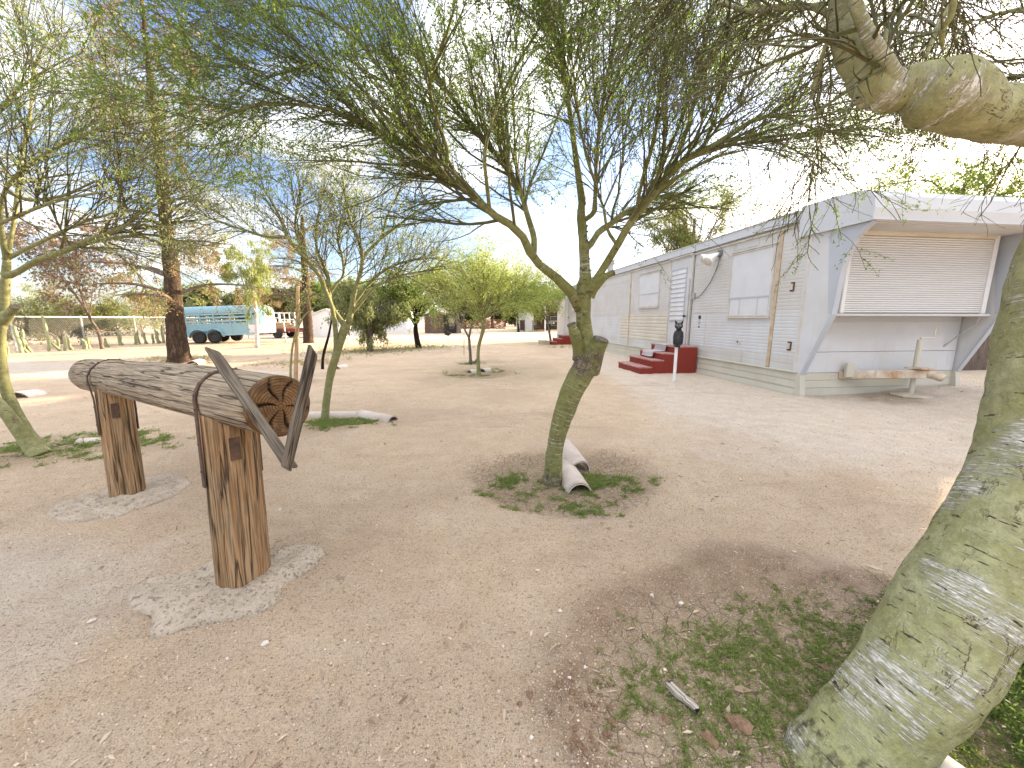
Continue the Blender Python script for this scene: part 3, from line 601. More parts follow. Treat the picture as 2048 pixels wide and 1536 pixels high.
    for y0, y1 in ((.012, -.035), (-WDT-.012, -WDT+.035)):
        mb = MB(); mb.prism(fin, y0, y1, 1); f = obj('side_fin', mb, M['home_patch'], t)
        for ya, yb_ in ((y0, y0+.004*np.sign(y0-y1)), (y1, y1-.004*np.sign(y0-y1))):
            mb = MB(); mb.prism([(-.24, 2.54), (-.40, 1.325), (-.457, 1.325), (-.497, 1.9), (-.547, 2.14), (-.647, 2.37), (-.777, 2.498), (-.85, 2.54)], ya+.0006*np.sign(yb_-ya), yb_, 1); obj('fin_panel', mb, M['home_grey'], f)
        # edging strip following the fin's front edge
        yc = (y0+y1)/2; e = fin[1:8]
        mb = MB()
        for (a, b), (c, d) in zip(e[:-1], e[1:]):
            dv = np.array([c-a, 0, d-b]); L = np.linalg.norm(dv); dv /= L; nv = np.array([-dv[2], 0, dv[0]])
            mb.obox(np.array([(a+c)/2, yc, (b+d)/2])+nv*.008, dv*(L/2+.003), (0, .042, 0), nv*.012)
        obj('fin_edging', mb, M['home_grey'], f)
    # beige leg of the skirting at the corners
    for y in (-.02, -WDT+.02):
        mb = MB(); mb.prism([(-.07, .372), (.01, .372), (-.0, -.05), (-.13, -.05)] if y > -1 else [(-.07, .372), (.01, .372), (.0, .02), (-.13, .02)], y-.045, y+.045, 1); obj('skirt_post', mb, M['home_skirt'], t)
    # window bay closed by the roller shutter
    by0, by1 = -.22, -WDT+.12
    mb = MB(); mb.box((-.30, by0, 1.335), (.02, by1, 2.60)); by = bevel(obj('window_bay', mb, M['home_patch'], t), .03, 3)
    mb = MB(); mb.box((-.375, by0+.12, 1.29), (-.0, by1-.06, 1.333)); bevel(obj('bay_ledge', mb, M['home_white'], by), .01)
    mb = MB(); mb.box((-.05, by0+.1, 1.20), (-.0, by1, 1.288)); obj('bay_support', mb, M['home_grey'], by)
    sy0, sy1 = by0-.10, by1+.10; n = 34; z0, z1 = 1.345, 2.48; h = (z1-z0)/n
    me_ = []
    for kk in range(2):
        mb = MB(); mb.prism([(-.302, .003), (-.324, .005), (-.33, h*.5), (-.322, h-.004), (-.302, h-.002)], sy0, sy1, 1); me_.append(mb.mesh('shutter_slat'))
    for k in range(n): obj('shutter_slat', me_[k % 2], M['shutter'], by, (0, 0, z0+k*h))
    mb = MB(); mb.box((-.35, sy0+.075, 1.335), (-.301, sy0+.005, 2.56)); bevel(obj('shutter_guide', mb, M['shutter'], by), .01)
    mb = MB(); mb.box((-.35, sy1-.005, 1.335), (-.301, sy1-.085, 2.56)); bevel(obj('shutter_guide', mb, M['shutter'], by), .01)
    mb = MB(); mb.box((-.37, sy0, 2.482), (-.301, sy1, 2.575)); bevel(obj('shutter_housing', mb, M['home_cream'], by), .012)
    # visor: rounded hood across the front
    vp = [(.25, 2.548), (-.86, 2.548), (-.885, 2.57), (-.90, 2.70), (-.87, 2.86), (-.78, 2.945), (-.62, 2.985), (-.3, 3.01), (.25, 3.015)]
    mb = MB(); mb.prism(vp, .06, -WDT-.06, 1); vs = obj('visor', mb, M['roof_metal'], t)
    mb = MB(); mb.box((-.80, -.05, 2.535), (-.1, -WDT+.05, 2.547)); obj('visor_soffit', mb, M['home_white'], vs)
    mb = MB(); mb.box((-.905, .066, 2.552), (-.87, -WDT-.066, 2.585)); obj('visor_lip', mb, M['roof_metal'], vs)
    # bracing struts under the bay at the right-hand fin
    mb = MB(); mb.tube([(-.02, -2.72, .78), (-.12, -2.80, .95), (-.30, -2.84, 1.18), (-.36, -2.80, 1.28)], .012, 6); obj('brace', mb, M['steel'], t)
    # ---- towing tongue, jack ----------------------------------------------------------------------------------
    tg = MB(); ty = -1.66
    mb = MB()
    for y in (ty+.90, ty-.50):
        a = np.array([-.0, y, .33]); b = np.array([-.56, ty-.04, .40]); d = nrm(b-a); L = np.linalg.norm(b-a); sd_ = nrm(np.cross(d, [0, 0, 1]))
        mb.obox((a+b)/2, d*L/2, sd_*.035, np.array([0, 0, .065]))
    tn = bevel(obj('tow_tongue', mb, M['rusty_paint'], t), .006)
    mb = MB(); mb.box((-.60, ty-.12, .472), (-.36, ty+.12, .495)); bevel(obj('tongue_plate', mb, M['rusty_paint'], tn), .004)
    mb = MB(); mb.tube([(-.54, ty-.06, .40), (-.62, ty-.09, .39), (-.69, ty-.115, .37), (-.73, ty-.13, .35)], [.065, .06, .065, .05], 12); obj('hitch_coupler', mb, M['rusty_paint'], tn)
    mb = MB(); mb.box((-.14, ty+.76, .30), (-.09, ty+.90, .54)); bevel(obj('tongue_step', mb, M['home_skirt'], tn), .006)
    jx, jy = -.43, ty
    mb = MB(); mb.cyl((jx, jy, .03), (jx, jy, .48), .032, 12); mb.cyl((jx, jy, .50), (jx, jy, .93), .037, 12); jk = obj('jack_post', mb, M['home_skirt'], tn)
    mb = MB(); mb.tube([(jx, jy, .95), (jx, jy-.22, .955), (jx, jy-.245, .97), (jx, jy-.25, 1.10)], .012, 6); obj('jack_crank', mb, M['home_skirt'], jk)
    # ---- twin flood lamp with its cable ------------------------------------------------------------------------
    fs, fz = 2.22, 2.62
    mb = MB(); mb.cyl((fs, 0, fz), (fs, .05, fz), .075, 16); fl = obj('flood_lamp', mb, M['cable'], t)
    for d, zz in ((np.array([.30, .75, -.28]), 0), (np.array([-.15, .8, -.55]), -.01)):
        d = d/np.linalg.norm(d); p0 = np.array([fs, .05, fz]); p1 = p0+d*.10; p2 = p0+d*.20; p3 = p0+d*.33
        mb = MB(); mb.tube([p0, p1, p2, p3-d*.03, p3], [.025, .04, .055, .105, .11], 16); ls = obj('lamp_shade', mb, M['white_paint'], fl)
        mb = MB(); mb.tube([p3, p3+d*.014, p3+d*.028], [.098, .085, .045], 16); obj('lamp_lens', mb, M['bulb'], ls)
    cb = resample([(2.22, .02, 2.56), (2.25, .03, 2.36), (2.45, .03, 2.05), (2.75, .03, 1.80), (2.95, .03, 1.73), (3.06, .035, 1.74)], 24)
    mb = MB(); mb.tube(cb, .009, 6); obj('lamp_cable', mb, M['cable'], fl)
    mb = MB(); mb.box((2.99, .004, 1.72), (3.06, .055, 1.86)); bevel(obj('junction_box', mb, M['steel'], fl), .006)
    mb = MB(); mb.cyl((3.115, .02, .58), (3.115, .02, 1.9), .012, 8); obj('conduit', mb, M['steel'], fl)
    return t
build_home()
# concrete block the jack stands on
p0 = hw(-.43, -1.66); z0 = float(gz(p0[0], p0[1])); mb = MB()
mb.lathe((p0[0], p0[1], z0-.04), [(.24, 0), (.26, .04), (.24, .065), (.08, .075)], 7)
solo('concrete_pad', mb, M['concrete'], 'round concrete pad under the jack of the towing tongue', 'concrete pad', (p0[0], p0[1], z0))
# ================================================================ RED STEPS
def steps(s0, s1, label, rise, treads, name='wooden_steps'):
    """flight rising towards the wall; treads = list of depths from the wall outwards"""
    c = hw((s0+s1)/2, .06); zg = float(gz(c[0]-.6, c[1])); t = thing(name, label, 'steps', (c[0], c[1], zg), HROT); w = (s1-s0)/2
    y = 0; n = len(treads)
    for k, d in enumerate(treads):
        ztop = rise*(n-k); z0 = rise*(n-k-1)
        mb = MB(); mb.box((-w+.02, y+d-.03, -.06 if k == n-1 else z0+.003), (w-.02, y+d, ztop-.035)); bevel(obj('riser', mb, M['red_step'], t), .004)
        mb = MB(); mb.box((-w, y+(.002 if k else 0), ztop-.033), (w, y+d+.02, ztop)); bevel(obj('tread', mb, M['red_tread'], t), .006)
        for sx in (-1, 1):
            mb = MB(); mb.box((sx*w-sx*.03, y+.001, -.06), (sx*w, y+d-.001, ztop-.036)); bevel(obj('side_panel', mb, M['red_step'], t), .004)
        y += d
    return t, y
st, _ = steps(2.66, 3.90, 'red painted wooden steps with a grey carpet runner, owl post beside them', .155, [.50, .30, .28, .30])
st2, _ = steps(12.9, 13.9, 'small flight of red steps at the far end of the mobile home', .15, [.45, .3, .3])
mb = MB(); mb.obox(hw(13.4, 1.38, .08), WD*.42, HN*.2, np.array([0, 0, .10])); solo('concrete_block', mb, M['concrete'], 'grey concrete block in front of the far red steps', 'block', tuple(hw(13.4, 1.38, 0)))
# carpet runner draped down the upper treads
def runner():
    c = hw(3.38, .06); zg = float(gz(c[0]-.6, c[1])); r = .155
    prof = [(.10, 4*r+.004), (.50, 4*r+.006), (.535, 4*r-.01), (.54, 3*r+.05), (.55, 3*r+.012), (.66, 3*r+.005), (.79, 3*r+.006), (.84, 3*r-.015), (.86, 3*r-.09), (.88, 2*r+.03)]
    P = resample([(a, b, 0) for a, b in prof], 40); mb = MB(); V = []
    rng = np.random.default_rng(1)
    for i, (y, z, _) in enumerate(P):
        for k, x in enumerate(np.linspace(-.30, .24, 9)):
            V.append(hw(3.38+x+.05*(i/40)+.01*sin(i*.5), .06+y+.006*sin(x*9+i*.4), zg+z+.006+.006*max(0, sin(x*14+i*.3))))
    V = np.array(V); n = len(P); idx = np.arange(n*9).reshape(n, 9); q = np.stack([idx[:-1, :-1], idx[:-1, 1:], idx[1:, 1:], idx[1:, :-1]], -1).reshape(-1, 4)
    mb.add(V, q); o = solo('carpet_runner', mb, M['carpet'], 'grey carpet runner draped over the top red steps', 'carpet', tuple(hw(3.38, .5, zg+.4)), smooth=True)
    m = o.modifiers.new('thickness', 'SOLIDIFY'); m.thickness = .008; m.offset = 1
runner()
# ================================================================ OWL DECOY ON A WHITE POLE
def owl():
    b = GP(1348, 763); top = b[2]+.72
    mb = MB(); mb.cyl((b[0], b[1], b[2]-.1), (b[0], b[1], top), .030, 14); solo('white_pole', mb, M['white_pvc'], 'white plastic pole standing by the red steps, owl on top', 'pole', tuple(b), smooth=False)
    t = thing('owl_decoy', 'black plastic owl decoy with ear tufts sitting on the white pole', 'owl decoy', (b[0], b[1], top))
    F = nrm(np.array([-.45, -1, 0])); S = np.array([-F[1], F[0], 0]); Z = np.array([0, 0, 1.])
    def ell(mb, c, rx, ry, rz, n=16, m=10, ax=None, disp=None):
        th = np.arange(n)*2*pi/n; ph = np.linspace(.02, pi-.02, m); ax = ax if ax is not None else (S, F, Z)
        V = np.array([c+ax[0]*rx*sin(p)*cos(a)+ax[1]*ry*sin(p)*sin(a)+ax[2]*rz*cos(p) for p in ph for a in th]); idx = np.arange(n*m).reshape(m, n); nx = np.roll(idx, -1, 1)
        if disp: V = V+disp*np.stack([vn(V*40, k) for k in range(3)], -1)
        mb.add(V, np.stack([idx[:-1], idx[1:], nx[1:], nx[:-1]], -1).reshape(-1, 4), N=[list(idx[0]), list(idx[-1][::-1])])
    o = np.array([b[0], b[1], top]); mb = MB()
    lean = nrm(Z*1.0-F*.12)
    ell(mb, o+S*.02+Z*.165, .084, .078, .185, 20, 14, (S, F, lean), .004)          # body
    ell(mb, o+S*.02+F*.05+Z*.10, .06, .05, .11, 16, 10, None, .003)               # breast
    body = wpart('body', mb, M['owl'], t, True)
    for sx in (-1, 1):
        mb = MB(); ell(mb, o+S*(.02+sx*.070)-F*.015+Z*.15, .026, .062, .135, 14, 10, (S, F, lean), .003); wpart('wing', mb, M['owl'], body, True)
    mb = MB(); ell(mb, o+S*.02-F*.07+Z*.0, .05, .03, .10, 12, 8, (S, F, nrm(Z-F*.5)), .002); wpart('tail', mb, M['owl'], body, True)
    mb = MB(); h = o+S*.015+F*.012+Z*.385; ell(mb, h, .075, .068, .068, 18, 12, None, .002); ell(mb, h+F*.03+Z*(-.005), .068, .05, .058, 16, 10); hd = wpart('head', mb, M['owl'], t, True)
    for sx in (-1, 1):
        mb = MB(); mb.tube([h+S*sx*.045+Z*.045, h+S*sx*.06+Z*.085, h+S*sx*.072+Z*.118], [.026, .017, .003], 8); wpart('ear_tuft', mb, M['owl'], hd, True)
        mb = MB(); e = h+S*sx*.030+F*.076+Z*.008; mb.tube([e-F*.012, e+F*.004, e+F*.008], [.021, .02, .012], 12); ey = wpart('eye', mb, M['eye'], hd, True)
    mb = MB(); mb.tube([h+F*.07-Z*.008, h+F*.092-Z*.02, h+F*.09-Z*.045], [.012, .010, .002], 8); wpart('beak', mb, M['eye'], hd, True)
    mb = MB(); ell(mb, o+F*.03+S*.0+Z*(-.0), .052, .052, .03, 14, 8, None, .004); pr_ = wpart('perch', mb, M['owl'], t, True)
    mb = MB(); mb.tube([o-S*.02+F*.07+Z*.02, o-S*.02+F*.09-Z*.01], [.022, .018], 8); mb.tube([o+S*.04+F*.07+Z*.02, o+S*.04+F*.09-Z*.01], [.022, .018], 8); wpart('talons', mb, M['owl'], pr_, True)
owl()
# ================================================================ LOG HORSE
def log_horse():
    b1 = GP(488, 1158); b2 = GP(255, 988)
    t = thing('log_horse', 'play horse made of a thick weathered log on two posts with plank ears', 'log horse', tuple(b1))
    a1 = b1+np.array([-.02, .0, .80]); a2 = b2+np.array([-.02, .03, .83])
    d = nrm(a2-a1); d[2] = d[2]; R = .127
    hd = At(556, 812, 1.50); tl = At(176, 748, 3.02)
    d = nrm(tl-hd)
    n = 60; P = np.array([hd+(tl-hd)*k for k in np.linspace(0, 1, n)]); P[:, 2] += .010*np.sin(np.linspace(0, pi, n))
    rng = np.random.default_rng(5); K = 64
    cr = np.sort(rng.uniform(0, 2*pi, 9)); w = rng.uniform(.03, .06, 9); dep = rng.uniform(.004, .012, 9); ph = rng.uniform(0, 9, 9)
    def bump(th, L, p):
        q = np.stack([np.cos(th)*2.2, np.sin(th)*2.2, np.full_like(th, L*1.1)], -1); r = .006*vn(q, 3)+.003*vn(q*[3, 3, 1.5], 4)
        for c, ww, de, h in zip(cr, w, dep, ph):
            cc = c+.10*sin(L*2.1+h)+.03*sin(L*9+h); dd = np.angle(np.exp(1j*(th-cc))); g = max(0, sin(L*1.9+h))**.5
            r = r-de*g*np.exp(-(dd/ww)**2)
        if abs(L-1.05) < .02: r = r-.004
        return r
    rad = np.full(n, R); rad[-5:] = R*np.array([1, .99, .97, .92, .82]); rad[:3] = R*np.array([.97, .99, 1])
    mb = MB(); mb.tube(P, rad, K, True, bump); lg = wpart('log_body', mb, M['log_wood'], t, True)
    # end grain disc with radial splits
    t0 = nrm(P[1]-P[0]); up = nrm(np.array([0, 0, 1.])-t0*t0[2]); sd = np.cross(up, t0)
    rs = np.linspace(.0, 1, 14)[1:]; nr = 72; th = np.arange(nr)*2*pi/nr; spl = [.3, 1.25, 2.0, 3.35, 4.4, 5.3]
    V = [hd-t0*.022]; tc = [(0, 0, 0)]; rnds = [0]
    for r in rs:
        for a in th:
            k = 0
            for s_ in spl:
                dd = abs(np.angle(np.exp(1j*(a-s_-.12*sin(r*6+s_))))); k = max(k, np.exp(-(dd/(.06+.03*sin(s_*3)))**2)*sst(.05, .3, r)*(1-.6*sst(.75, 1, r)))
            rr = r*R*.975
            V.append(hd-t0*(.022-.016*k-(.006 if r > .97 else 0))+sd*cos(a)*rr+up*sin(a)*rr); tc.append((cos(a)*rr, sin(a)*rr, rr)); rnds.append(min(1, k*1.3))
    for a in th: V.append(hd+t0*.004+sd*cos(a)*R*.985+up*sin(a)*R*.985); tc.append((cos(a)*R, sin(a)*R, R)); rnds.append(.3)
    V = np.array(V); m = len(rs)+1; idx = np.arange(m*nr).reshape(m, nr)+1; nx = np.roll(idx, -1, 1)
    mb = MB(); mb.add(V, np.stack([idx[:-1], nx[:-1], nx[1:], idx[1:]], -1).reshape(-1, 4), [(0, idx[0][k], nx[0][k]) for k in range(nr)], tc=tc, rnd=rnds); wpart('end_grain', mb, M['ring'], lg)
    # posts
    for i, (b, topz, r, lx) in enumerate(((b1, .0, .109, None), (b2, 0, .092, None))):
        k = ((b-hd)@d); foot = b+np.array([0, 0, -.15]); head = hd+d*k
        # keep the post close to vertical under the log, leaning a little like the photograph's
        tip = np.array([head[0]*.55+b[0]*.45, head[1]*.55+b[1]*.45, head[2]-R*.45])
        S = 40; PP = np.array([foot+(tip-foot)*q for q in np.linspace(0, 1, S)])
        c2 = rng.uniform(0, 2*pi, 7)
        def bp(th, L, p, c2=c2, i=i):
            q = np.stack([np.cos(th)*2.5, np.sin(th)*2.5, np.full_like(th, L*2+i*7)], -1); rr = .005*vn(q, 13)+.003*vn(q*[2.5, 2.5, 1], 15)
            for c in c2:
                dd = np.angle(np.exp(1j*(th-c-.08*sin(L*4+c)))); rr = rr-.007*np.exp(-(dd/.045)**2)*max(0, sin(L*3+c*2))
            return rr
        mb = MB(); mb.tube(PP, np.linspace(r*1.04, r*.97, S), 48, True, bp); po = wpart('post', mb, M['post_wood'], t, True)
        # knots
        for kk in range(3 if i else 2):
            zf = (.35, .47, .30)[kk]; aa = (-1.35, -.75, -1.0)[kk]; c = foot+(tip-foot)*(.18+zf*.9); nv = np.array([cos(aa), sin(aa), 0]); rr = r*.99
            mb = MB(); q0 = c+nv*rr; mb.tube([q0-nv*.02, q0-nv*.008, q0-nv*.005, q0-nv*.010], [.018, .017, .013, .004], 14, True, bark_bump(.003, 90, kk)); wpart('knot', mb, M['knot'], po, True)
        # iron strap over the log and down the post
        side = nrm(np.cross(d, [0, 0, 1.])); upv = np.cross(side, d); upv = upv*np.sign(upv[2])
        face = -side if (-side)@np.array([-.2, -1, 0]) > 0 else side
        c = head; path = []; rr = R+.008
        down = nrm(foot-tip)
        # strap runs: far side of post -> over the log -> camera-left side of post
        for a in np.linspace(-95, 95, 25):
            aa = radians(a); path.append((c-d*.0)+side*sin(aa)*rr+upv*cos(aa)*rr)
        for sgn in (-1, 1):
            e = path[0] if sgn < 0 else path[-1]; ext = []
            for q in np.linspace(.04, .34, 8):
                w_ = tip+down*(q-.02); off = side*sgn*(r+.008); tgt = w_+off; f = sst(0, .10, q); ext.append(e*(1-f)+tgt*f+down*q*(1-f)*.6)
            path = (ext[::-1]+path) if sgn < 0 else (path+ext)
        PATH = resample(np.array(path), 70); T = nrm(np.gradient(PATH, axis=0)); wv = np.broadcast_to(d, T.shape); wv = nrm(wv-(wv*T).sum(-1, keepdims=True)*T); nv = np.cross(T, wv); hw_ = .0125; ht = .003
        V = np.concatenate([PATH+wv*hw_*sx+nv*ht*sz for sx, sz in ((-1, -1), (1, -1), (1, 1), (-1, 1))]); m = len(PATH); ii = np.arange(4*m).reshape(4, m)
        q = np.concatenate([np.stack([ii[k][:-1], ii[(k+1) % 4][:-1], ii[(k+1) % 4][1:], ii[k][1:]], -1) for k in range(4)])
        mb = MB(); mb.add(V, q, N=[[0, m, 2*m, 3*m], [4*m-1, 3*m-1, 2*m-1, m-1]]); sp = wpart('iron_strap', mb, M['rust_iron'], t)
        for k in range(3, m-2, 5):
            out = nv[k]*np.sign(nv[k]@(PATH[k]-(c-np.array([0, 0, .15])))); mb = MB(); mb.tube([PATH[k]+out*.002, PATH[k]+out*.007, PATH[k]+out*.008], [.006, .005, .002], 6); wpart('bolt_head', mb, M['rust_iron'], sp)
        # flat plate nailed to the face of the post under the log
        nvf = nrm(np.array([.70, -.72, 0])); tv = nrm(np.cross(nvf, [0, 0, 1.])); pc = tip+down*.15+nvf*(r+.0)
        mb = MB(); mb.obox(pc, tv*.020, nvf*.005, -down*.050); pl = wpart('iron_plate', mb, M['rust_iron'], t)
    # plank ears nailed to the head end, crossing under it like a V
    for (ua, va, ya), (ub, vb, yb), wd, th_ in (((424, 700, 1.44), (583, 935, 1.30), .0175, .010), ((626, 700, 1.36), (572, 938, 1.26), .018, .011)):
        A = At(ua, va, ya); B = At(ub, vb, yb); ax = nrm(B-A); nv = nrm(np.cross(ax, [1, 0, .0])); wv = np.cross(nv, ax); L = np.linalg.norm(B-A)
        nv = nrm(-t0-ax*(-t0@ax)); wv = np.cross(nv, ax)
        S = 14; V = []; tcs = []
        for k in range(S):
            f = k/(S-1); c = A+ax*L*f; e = .004*vn(np.array([f*5, ua*.1, 0]), 2)
            for sx, sz in ((-1, -1), (1, -1), (1, 1), (-1, 1)):
                sk = ax*(.018*sx if k == 0 else (.010*sx if k == S-1 else 0))
                V.append(c+wv*sx*(wd+e)+nv*sz*th_+sk); tcs.append((sx*wd, sz*th_, L*f+ua))
        ii = np.arange(S*4).reshape(S, 4); nx = np.roll(ii, -1, 1)
        mb = MB(); mb.add(V, np.stack([ii[:-1], nx[:-1], nx[1:], ii[1:]], -1).reshape(-1, 4), N=[[3, 2, 1, 0], [S*4-4, S*4-3, S*4-2, S*4-1]], tc=tcs); bevel(wpart('plank_ear', mb, M['plank_wood'], t), .004)
    # concrete collars poured round the post feet
    def slab(name, label, pts, th_, seed):
        c = np.mean([GP(*p) for p in pts], 0); P = resample(np.array([GP(*p) for p in pts]+[GP(*pts[0])]), 96)[:-1]
        ang = len(P); rings = []; rr = np.linspace(0, 1, 16)
        V = []
        for r in rr:
            for k in range(ang):
                p = c+(P[k]-c)*r*(1+.035*vn(np.array([k*.35, seed, 0]), seed)*(r > .9)); z = float(gz(p[0], p[1])); h = th_*(1-.9*sst(.96, 1, r))*(.70+.75*vn(np.array([p[0]*6, p[1]*6, seed]), seed))
                V.append((p[0], p[1], z+h+.009*vn(np.array([p[0]*24, p[1]*24, 0]), seed)+.004*vn(np.array([p[0]*60, p[1]*60, 0]), seed)+.003))
        for k in range(ang):
            p = P[k]; V.append((p[0], p[1], float(gz(p[0], p[1]))-.03))
        idx = np.arange(17*ang).reshape(17, ang); nx = np.roll(idx, -1, 1); mb = MB(); mb.add(V, np.stack([idx[:-1], nx[:-1], nx[1:], idx[1:]], -1).reshape(-1, 4)); solo(name, mb, M['footing'], label, 'concrete footing', tuple(c), smooth=True)
    slab('concrete_footing', 'rough broken concrete footing round the front post of the log horse', [(255, 1190), (300, 1160), (360, 1150), (425, 1130), (520, 1120), (600, 1095), (643, 1098), (640, 1125), (575, 1170), (545, 1215), (470, 1240), (380, 1255), (312, 1275), (300, 1240), (262, 1215)], .042, 3)
    slab('concrete_footing', 'smooth oval concrete footing round the rear post of the log horse', [(90, 1025), (130, 1000), (200, 980), (270, 960), (340, 948), (382, 965), (350, 990), (290, 1015), (220, 1038), (150, 1042), (105, 1036)], .012, 8)
log_horse()
# ================================================================ TREES
def grow(P, R, n, L, ang, rng, up=.0, droop=0., curl=.15, S=6, r0=.6, t0=.15, t1=1., rmin=.0012, rmax=9, out=None, outw=0., taper=.3):
    """n shoots off the polylines P (N,S,3); narrow-angled, whippy"""
    seg = P[:, 1:]-P[:, :-1]; sl_ = np.linalg.norm(seg, axis=-1); tt = (np.arange(sl_.shape[1])+.5)/sl_.shape[1]
    w = sl_*((tt >= t0) & (tt <= t1)); w = w.ravel()/w.sum(); k = rng.choice(len(w), n, p=w); i, j = np.divmod(k, sl_.shape[1])
    f = rng.random((n, 1)); base = P[i, j]+seg[i, j]*f; t = nrm(seg[i, j]); rad = R[i, j]*(1-f[:, 0])+R[i, j+1]*f[:, 0]
    pv = nrm(np.cross(t, rng.normal(size=(n, 3)))); a = np.radians(rng.uniform(*ang, n))[:, None]
    d = t*np.cos(a)+pv*np.sin(a); d[:, 2] += up
    if out is not None:
        o = base-out; o[:, 2] *= .3; d += nrm(o)*outw
    d = nrm(d); ln = rng.uniform(*L, n)*(1.15-.5*((j+.5)/sl_.shape[1]))
    cv = rng.normal(size=(n, 3))*curl; pts = [base]; p = base
    for s in range(1, S):
        d = nrm(d+cv/S+np.array([0, 0, -droop/S])+rng.normal(size=(n, 3))*curl*.35); p = p+d*(ln/(S-1))[:, None]; pts.append(p)
    Pn = np.stack(pts, 1); r = np.clip(rad*r0, rmin, rmax)[:, None]*np.linspace(1, taper, S)[None]
    return Pn, np.maximum(r, rmin*.7)
def leaves(mb, P, n, size, rng, jit=.02, asp=.4, hang=0., t0=0.1, tri=False, along=.4):
    N, S, _ = P.shape; i = rng.integers(0, N, n); t = rng.uniform(t0, 1, n)*(S-1); j = np.minimum(t.astype(int), S-2); f = (t-j)[:, None]
    c = P[i, j]*(1-f)+P[i, j+1]*f+rng.normal(size=(n, 3))*jit; tg = nrm(P[i, j+1]-P[i, j])
    d = nrm(tg*along+rng.normal(size=(n, 3))*.6+np.array([0, 0, -hang])); sd = nrm(np.cross(d, rng.normal(size=(n, 3)))); s = (rng.uniform(*size, n))[:, None]
    r = np.clip(rng.random(n)*.8+.2*rng.random(n), 0, 1)
    if tri:
        V = np.stack([c-sd*s*asp, c+sd*s*asp, c+d*s], 1); mb.add(V.reshape(-1, 3), T=np.arange(3*n).reshape(-1, 3), rnd=np.repeat(r, 3))
    else:
        V = np.stack([c, c+d*s*.45+sd*s*asp, c+d*s, c+d*s*.5-sd*s*asp], 1); mb.add(V.reshape(-1, 3), Q=np.arange(4*n).reshape(-1, 4), rnd=np.repeat(r, 4))
def limbpx(pts, S=18, k=1.0):
    """pts: (u, v, Y, width px seen in the photograph) -> points (S,3), radii (S); undoes the wide-angle stretch away from the axis"""
    A = np.array(pts, float); uv = A[:, :2]; t = nrm(np.gradient(uv, axis=0)); rd = uv-[1024, 768]; off = np.linalg.norm(rd, axis=1)/FPX; rd = nrm(rd)
    c2 = (-t[:, 1]*rd[:, 0]+t[:, 0]*rd[:, 1])**2; st_ = np.sqrt(c2*(1+off**2)+(1-c2))
    P = np.array([At(u, v, Y) for u, v, Y, w in pts]); R = A[:, 3]/2/FPX*np.array([depth(p) for p in P])*k/st_
    A = resample(np.column_stack([P, R]), S); return A[:, :3], np.maximum(A[:, 3], .0015)
def traced_tree(name, label, base, trunk, limbs, bark, twigm, leafm, seed, lv1, lv2, nleaf, lsize, K=20, sides=8, trunkS=40, stubs=(), kw1={}, kw2={}, extra=None, bumpamp=.004, leafkw={}, lv15=None, limb_k=1.0, near=False):
    rng = np.random.default_rng(seed); t = thing(name, label, 'tree', tuple(base))
    mb = MB(); tb = []
    for tr in trunk:
        P, R = limbpx(tr, trunkS, limb_k); mb.tube(P, R, K, True, bark_bump(bumpamp, 11, seed)); tb.append((P, R))
    LP, LR = [], []
    for lb in limbs:
        P, R = limbpx(lb, 18, limb_k); LP.append(P); LR.append(R); mb.tube(P, R, sides, True, bark_bump(bumpamp*.5, 25, seed))
    tr_o = wpart('trunk', mb, bark, t, True)
    for P, R in stubs:
        P = resample(np.array(P), 8); mb = MB(); mb.tube(P, R, 20, False, bark_bump(.009, 22, seed)); so_ = wpart('cut_stub', mb, bark, tr_o, True)
        T = nrm(P[-1]-P[-2]); mb = MB(); mb.tube([P[-1]-T*.006, P[-1]+T*.002, P[-1]-T*.010], [R[-1]*1.04, R[-1]*.82, R[-1]*.2], 20, True, bark_bump(.008, 24, seed)); wpart('cut_face', mb, M['stub_face'], so_)
    LP, LR = np.array(LP), np.array(LR); ctr = np.asarray(base)+np.array([0, 0, 1.2])
    mb = MB(); P1, R1 = grow(LP, LR, lv1[0], lv1[1], lv1[2], rng, **{**dict(S=9, r0=.5, rmin=.0025, rmax=.011, out=ctr), **kw1})
    mb.tubes(P1, R1, 4); src = P1; srcR = R1
    if lv15:
        Pm, Rm = grow(P1, R1, lv15[0], lv15[1], lv15[2], rng, **{**dict(S=7, r0=.7, rmin=.0018, rmax=.006), **kw2}); mb.tubes(Pm, Rm, 3); src = np.concatenate([P1[:, ::1][:, np.linspace(0, P1.shape[1]-1, 7).astype(int)], Pm]); srcR = np.concatenate([R1[:, np.linspace(0, R1.shape[1]-1, 7).astype(int)], Rm])
    P2, R2 = grow(src, srcR, lv2[0], lv2[1], lv2[2], rng, **{**dict(S=5, r0=.6, rmin=.0013, rmax=.0035), **kw2}); mb.tubes(P2, R2, 3)
    if extra: extra(mb, rng, P1, P2)
    tag(wpart('twigs', mb, twigm, t), kind='stuff')
    mb = MB(); a = P1[:, np.linspace(2, P1.shape[1]-1, 5).astype(int)]; leaves(mb, np.concatenate([P2, P2, a]), nleaf, lsize, rng, **leafkw); tag(wpart('foliage', mb, leafm, t), kind='stuff')
    return t
